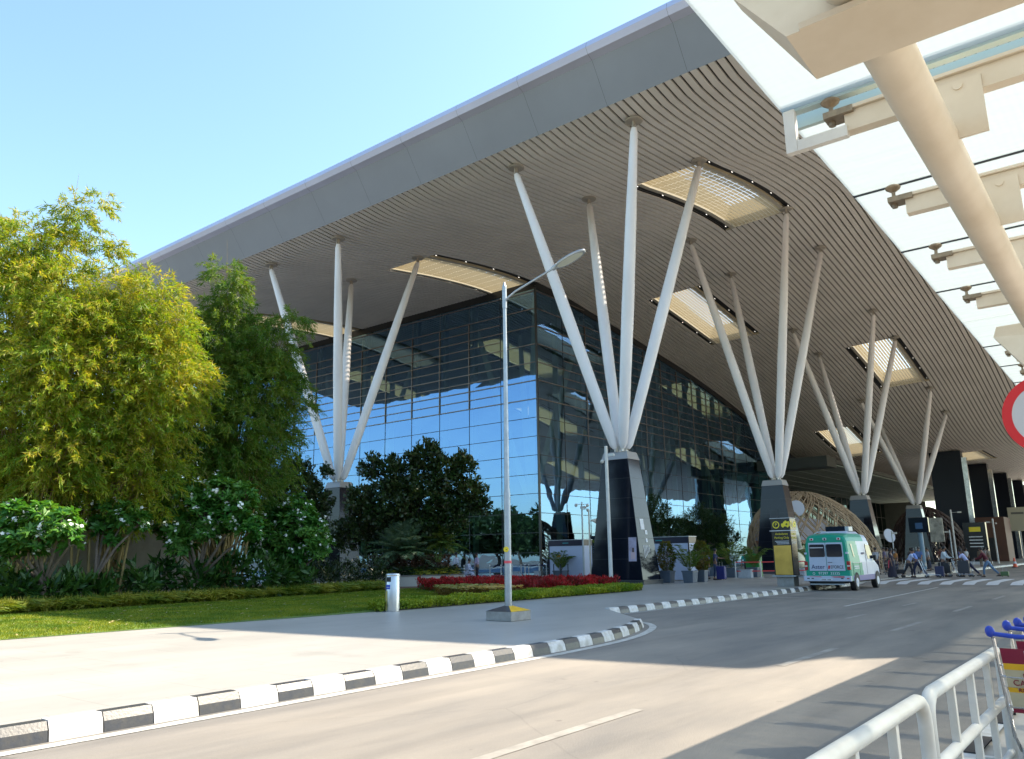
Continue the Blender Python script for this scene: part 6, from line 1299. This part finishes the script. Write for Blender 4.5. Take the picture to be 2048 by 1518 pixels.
# round planter with its plants
pl = thing('round_planter', 'low round cream planter wall with palms and flowering plants', 'planter', (-21.24, -6.33, 0.15))
b = MB(); b.lathe([(3.10, 0.0), (3.10, 0.56), (2.86, 0.56), (2.86, 0.42)], seg=56); b.build('planter_wall', mat('planter cream render', (0.42, 0.38, 0.33), 0.7, var=0.12, scale=2), pl, smooth=True)
b = MB(); b.lathe([(3.11, 0.53), (3.15, 0.54), (3.15, 0.58), (2.86, 0.585)], seg=56); b.build('coping', mat('planter coping', (0.16, 0.14, 0.13), 0.6), pl)
b = MB(); b.poly([(2.9*math.cos(2*PI*i/40), 2.9*math.sin(2*PI*i/40), 0.5) for i in range(40)]); b.build('soil', M_soil, pl)
def frond_palm(name, label, x, y, z0, th_, n, L, leafL, droop, m, r=0.12, up0=0.9, grp=None, lw=0.035, seg=9):
    th = thing(name, label, 'palm', (x, y, z0), 0, grp); 
    b = MB(); b.tube([(0, 0, 0), (0.02, 0.02, th_*0.5), (0, 0, th_)], [r, r*0.85, r*0.8], 10); b.build('trunk', M_bark, th, smooth=True)
    P = []; D = []; LL = []; st_ = MB()
    for i in range(n):
        a = i*2.4+rng.normal()*0.1; e = up0*(1-(i/n)*1.15)+rng.normal()*0.06; ln = L*rng.uniform(0.85, 1.1); h = np.array([math.cos(a), math.sin(a)]); pts = []
        for t in np.linspace(0, 1, seg+1):
            rr = ln*t*math.cos(e)*(1-0.1*t); z = th_+ln*t*math.sin(e)-droop*ln*t*t; pts.append(np.array([h[0]*rr, h[1]*rr, z]))
        st_.tube(pts, [0.02*(1-0.8*t) for t in np.linspace(0, 1, seg+1)], 4)
        for q in range(1, seg+1):
            tg = pts[q]-pts[q-1]; tg /= np.linalg.norm(tg); sd = np.array([-h[1], h[0], 0])
            for f in np.linspace(0, 1, 4, endpoint=False):
                pos = pts[q-1]*(1-f)+pts[q]*f; tt = (q-1+f)/seg; ll = leafL*(0.4+math.sin(PI*min(1, tt*0.9+0.08))*0.75)
                for s in (-1, 1): P.append(pos); D.append(sd*s+tg*0.75+np.array([0, 0, -0.18+rng.normal()*0.08])); LL.append(ll)
    st_.build('frond_stem', M_und if False else mat('frond stem', (0.10, 0.12, 0.03), 0.6), th)
    leafcloud('fronds', np.array(P), np.array(D), np.array(LL), lw, m, th, mid=0.35); return th
M_cyc = leafmat('cycad leaf', [(0.07, 0.12, 0.07), (0.10, 0.16, 0.09), (0.12, 0.18, 0.10)], trans=0.2, rough=0.35)
M_areca = leafmat('areca leaf', [(0.06, 0.12, 0.015), (0.11, 0.17, 0.02), (0.16, 0.18, 0.03)], trans=0.35)
frond_palm('fan_palm', 'large blue green palm spreading over the round planter', -22.3, -6.9, 0.6, 1.35, 60, 2.3, 0.50, 0.25, M_cyc, 0.2, 1.45, lw=0.045, seg=12)
frond_palm('date_palm', 'slimmer palm with a visible trunk at the right side of the round planter', -20.5, -8.1, 0.6, 1.75, 34, 1.75, 0.36, 0.35, M_areca, 0.08, 1.4, lw=0.03, seg=10)
def strap_plant(name, label, x, y, z0, m, n=26, L=0.7, W=0.06, cat='plant', grp=None):
    th = thing(name, label, cat, (x, y, z0), 0, grp); a = rng.random(n)*6.28; e = rng.uniform(0.3, 1.35, n); d = np.stack([np.cos(a)*np.cos(e), np.sin(a)*np.cos(e), np.sin(e)], 1); Ls = L*rng.uniform(0.7, 1.1, n); b0 = rng.normal(size=(n, 3))*0.04; b0[:, 2] = 0
    leafcloud('leaves', np.concatenate([b0, b0+d*(Ls*0.5)[:, None]]), np.concatenate([d, d*np.array([1, 1, 0.3])+np.array([0, 0, -0.2])]), np.concatenate([Ls*0.65, Ls*0.6]), W, m, th); return th
M_yel = leafmat('yellow strap leaf', [(0.40, 0.33, 0.03), (0.50, 0.42, 0.05), (0.25, 0.28, 0.04)], trans=0.3)
for i, (q, r) in enumerate([(-1.75, 3.0), (-2.15, 3.0), (-1.35, 2.95), (-2.75, 2.9), (-1.95, 2.7), (-1.55, 2.8), (-1.15, 2.9)]):
    strap_plant('yellow_cordyline', 'yellow strap leaved plant at the front rim of the round planter', -21.24+r*math.cos(q)*0.87, -6.33+r*math.sin(q)*0.87, 0.62, M_yel if i % 2 == 0 else M_lir, 34, 0.75, 0.05, grp='yellow plants in the round planter')
for i in range(14):
    q = -3.3+i*0.2; r = rng.uniform(2.2, 2.9)
    strap_plant('green_strap_plant', 'dark green strap leaved plant filling the round planter', -21.24+r*math.cos(q)*0.87, -6.33+r*math.sin(q)*0.87, 0.62, M_shr if i % 3 else M_und, 44, 0.95, 0.07, grp='green plants in the round planter')
th = thing('rust_shrubbery', 'rusty red shrub mass along the back of the round planter', 'shrub', (-21.24, -6.33, 0.65)); 
aa = rng.random(9000)*6.28; rr = 0.9+1.5*rng.random(9000); bb = np.stack([rr*np.cos(aa), rr*np.sin(aa), 0.3+0.85*rng.random(9000)], 1)
leafcloud('foliage', bb, rdir(9000), 0.11, 0.05, leafmat('rust leaf', [(0.06, 0.02, 0.012), (0.09, 0.03, 0.015), (0.035, 0.04, 0.012)], trans=0.2), th)
# plants in square pots
M_pot = mat('blue grey planter pot', (0.10, 0.125, 0.16), 0.4, var=0.1, scale=3)
def potted(label, x, y, w, h, kind, grp='square plant pots', H=1.6):
    th = thing('potted_plant', label, 'potted plant', (x, y, 0.15), 0, grp)
    b = MB(); b.hexa([(-w*.42, -w*.42, 0), (w*.42, -w*.42, 0), (w*.42, w*.42, 0), (-w*.42, w*.42, 0)], [(-w*.5, -w*.5, h-0.08), (w*.5, -w*.5, h-0.08), (w*.5, w*.5, h-0.08), (-w*.5, w*.5, h-0.08)]); b.box(-w*.54, w*.54, -w*.54, w*.54, h-0.08, h); b.build('pot', M_pot, th, bevel=0.01)
    P = []; D = []; LL = []
    if kind == 'areca':
        b = MB()
        for i in range(16):
            a = i*2.4; e = rng.uniform(0.9, 1.4); ln = H*rng.uniform(0.7, 1.05); hh = np.array([math.cos(a), math.sin(a)]); pts = [np.array([hh[0]*(0.05+ln*t*math.cos(e)), hh[1]*(0.05+ln*t*math.cos(e)), h+ln*t*math.sin(e)-0.35*ln*t**3]) for t in np.linspace(0, 1, 9)]
            b.tube(pts, 0.008, 4)
            for q in range(2, 9):
                tg = pts[q]-pts[q-1]; tg /= np.linalg.norm(tg); sd = np.array([-hh[1], hh[0], 0])
                for f in (0, .25, .5, .75):
                    for s in (-1, 1): P.append(pts[q-1]*(1-f)+pts[q]*f); D.append(sd*s+tg*0.8+np.array([0, 0, -0.25])); LL.append(0.3)
        b.build('stems', mat('frond stem', (0.10, 0.12, 0.03), 0.6), th); leafcloud('fronds', np.array(P), np.array(D), np.array(LL), 0.032, M_areca, th, mid=0.35)
    else:
        n = 1500; z = rng.random(n); rad = 0.12+0.32*np.sin(PI*np.clip(z*0.9+0.08, 0, 1)); a = rng.random(n)*6.28; rr = rad*rng.random(n)**0.4
        P = np.stack([rr*np.cos(a), rr*np.sin(a), h+H*z], 1); leafcloud('foliage', P, np.stack([np.cos(a), np.sin(a), np.full(n, 0.3)], 1)+rng.normal(size=(n, 3))*0.4, 0.17, 0.045, M_areca if kind == 'mix' else M_rusty2, th)
        b = MB(); [b.tube([(0.03*math.cos(k), 0.03*math.sin(k), h-0.05), (0.12*math.cos(k*2), 0.12*math.sin(k*2), h+H*0.8)], 0.010, 5) for k in range(5)]; b.build('stems', M_bark, th)
    return th
M_rusty2 = leafmat('croton leaf', [(0.16, 0.18, 0.02), (0.24, 0.16, 0.03), (0.12, 0.15, 0.02), (0.3, 0.14, 0.04)], trans=0.3)
potted('square pot with a croton shrub, leftmost of the three before the white panel', -14.6, -19.1, 0.62, 0.62, 'croton', H=1.5); potted('square pot with tall green areca, middle of the three before the white panel', -14.35, -20.3, 0.62, 0.62, 'areca', H=2.1); potted('square pot with a yellowing shrub, rightmost of the three before the white panel', -13.0, -20.35, 0.5, 0.62, 'croton', H=1.5)
for i, (x, y, H, l) in enumerate([(-6.2, -17.2, 2.4, 'areca palm in a pot behind the couple'), (-4.6, -18.4, 2.6, 'tall areca palm in a pot right of the couple'), (-3.4, -19.4, 2.2, 'areca palm in a pot left of the red tape barrier'), (-8.2, -15.8, 2.2, 'areca palm in a pot behind the right white panel'), (-1.5, -15.6, 2.4, 'areca palm in a pot under the dark bushy trees'), (-12.2, -7.9-2.6, 1.9, 'areca palm in a pot left of the white panel at the corner'), (-1.6, -22.6, 2.2, 'areca palm in a pot between the sign pillar and the ambulance'), (-10.0, -16.6, 2.0, 'areca palm in a pot beside the right white panel')]):
    potted(l, x, y, 0.7, 0.6, 'areca', grp='areca palms in pots', H=H)
# pale garden wall behind the bamboo
gw = thing('garden_wall', 'pale garden wall glimpsed between the bamboo trunks', 'wall', (-36, -4.0, 0.15)); b = MB(); b.box(-14, 4.5, 0, 0.25, 0, 2.9); b.build('wall_face', mat('garden wall render', (0.30, 0.29, 0.24), 0.8, var=0.2, scale=1.5), gw); b = MB(); b.box(-14.05, 4.55, -0.05, 0.30, 2.9, 3.0); b.build('coping', M_concrete, gw)
# trees on the far side of the grounds, behind the camera: they show as dark reflections in the glass
M_far = leafmat('distant tree leaf', [(0.02, 0.045, 0.012), (0.035, 0.07, 0.016), (0.05, 0.08, 0.02)], trans=0.2)
proto = None
for i in range(84):
    row = i % 2; a = math.radians(100+(i//2)*4.4+row*2.2); R_ = 66+row*16; x = -30+R_*math.cos(a)+rng.normal()*2; y = -5+R_*math.sin(a)+rng.normal()*2
    if y < -40 and x > -62: y -= 22
    if proto is None:
        bl = [(rng.normal()*1.8, rng.normal()*1.8, 5.5+rng.normal()*1.6, 2.3) for _ in range(9)]; proto = leafy_tree('background_tree', 'round dark tree across the grounds', bl, (0, 0), M_far, L=0.6, W=0.32, per=150, z0=0.0, trunk_r=0.22, grp='trees across the grounds', sprig=10); t_ = proto
    else: t_ = copy_tree(proto)
    t_.location = (x, y, 0.0); s_ = rng.uniform(0.9, 1.4); t_.scale = (s_, s_, s_); t_.rotation_euler = (0, 0, rng.random()*6.28)
# ------------------------------------------------------------------ calibration-neutral finish
for m in bpy.data.meshes: m.update()
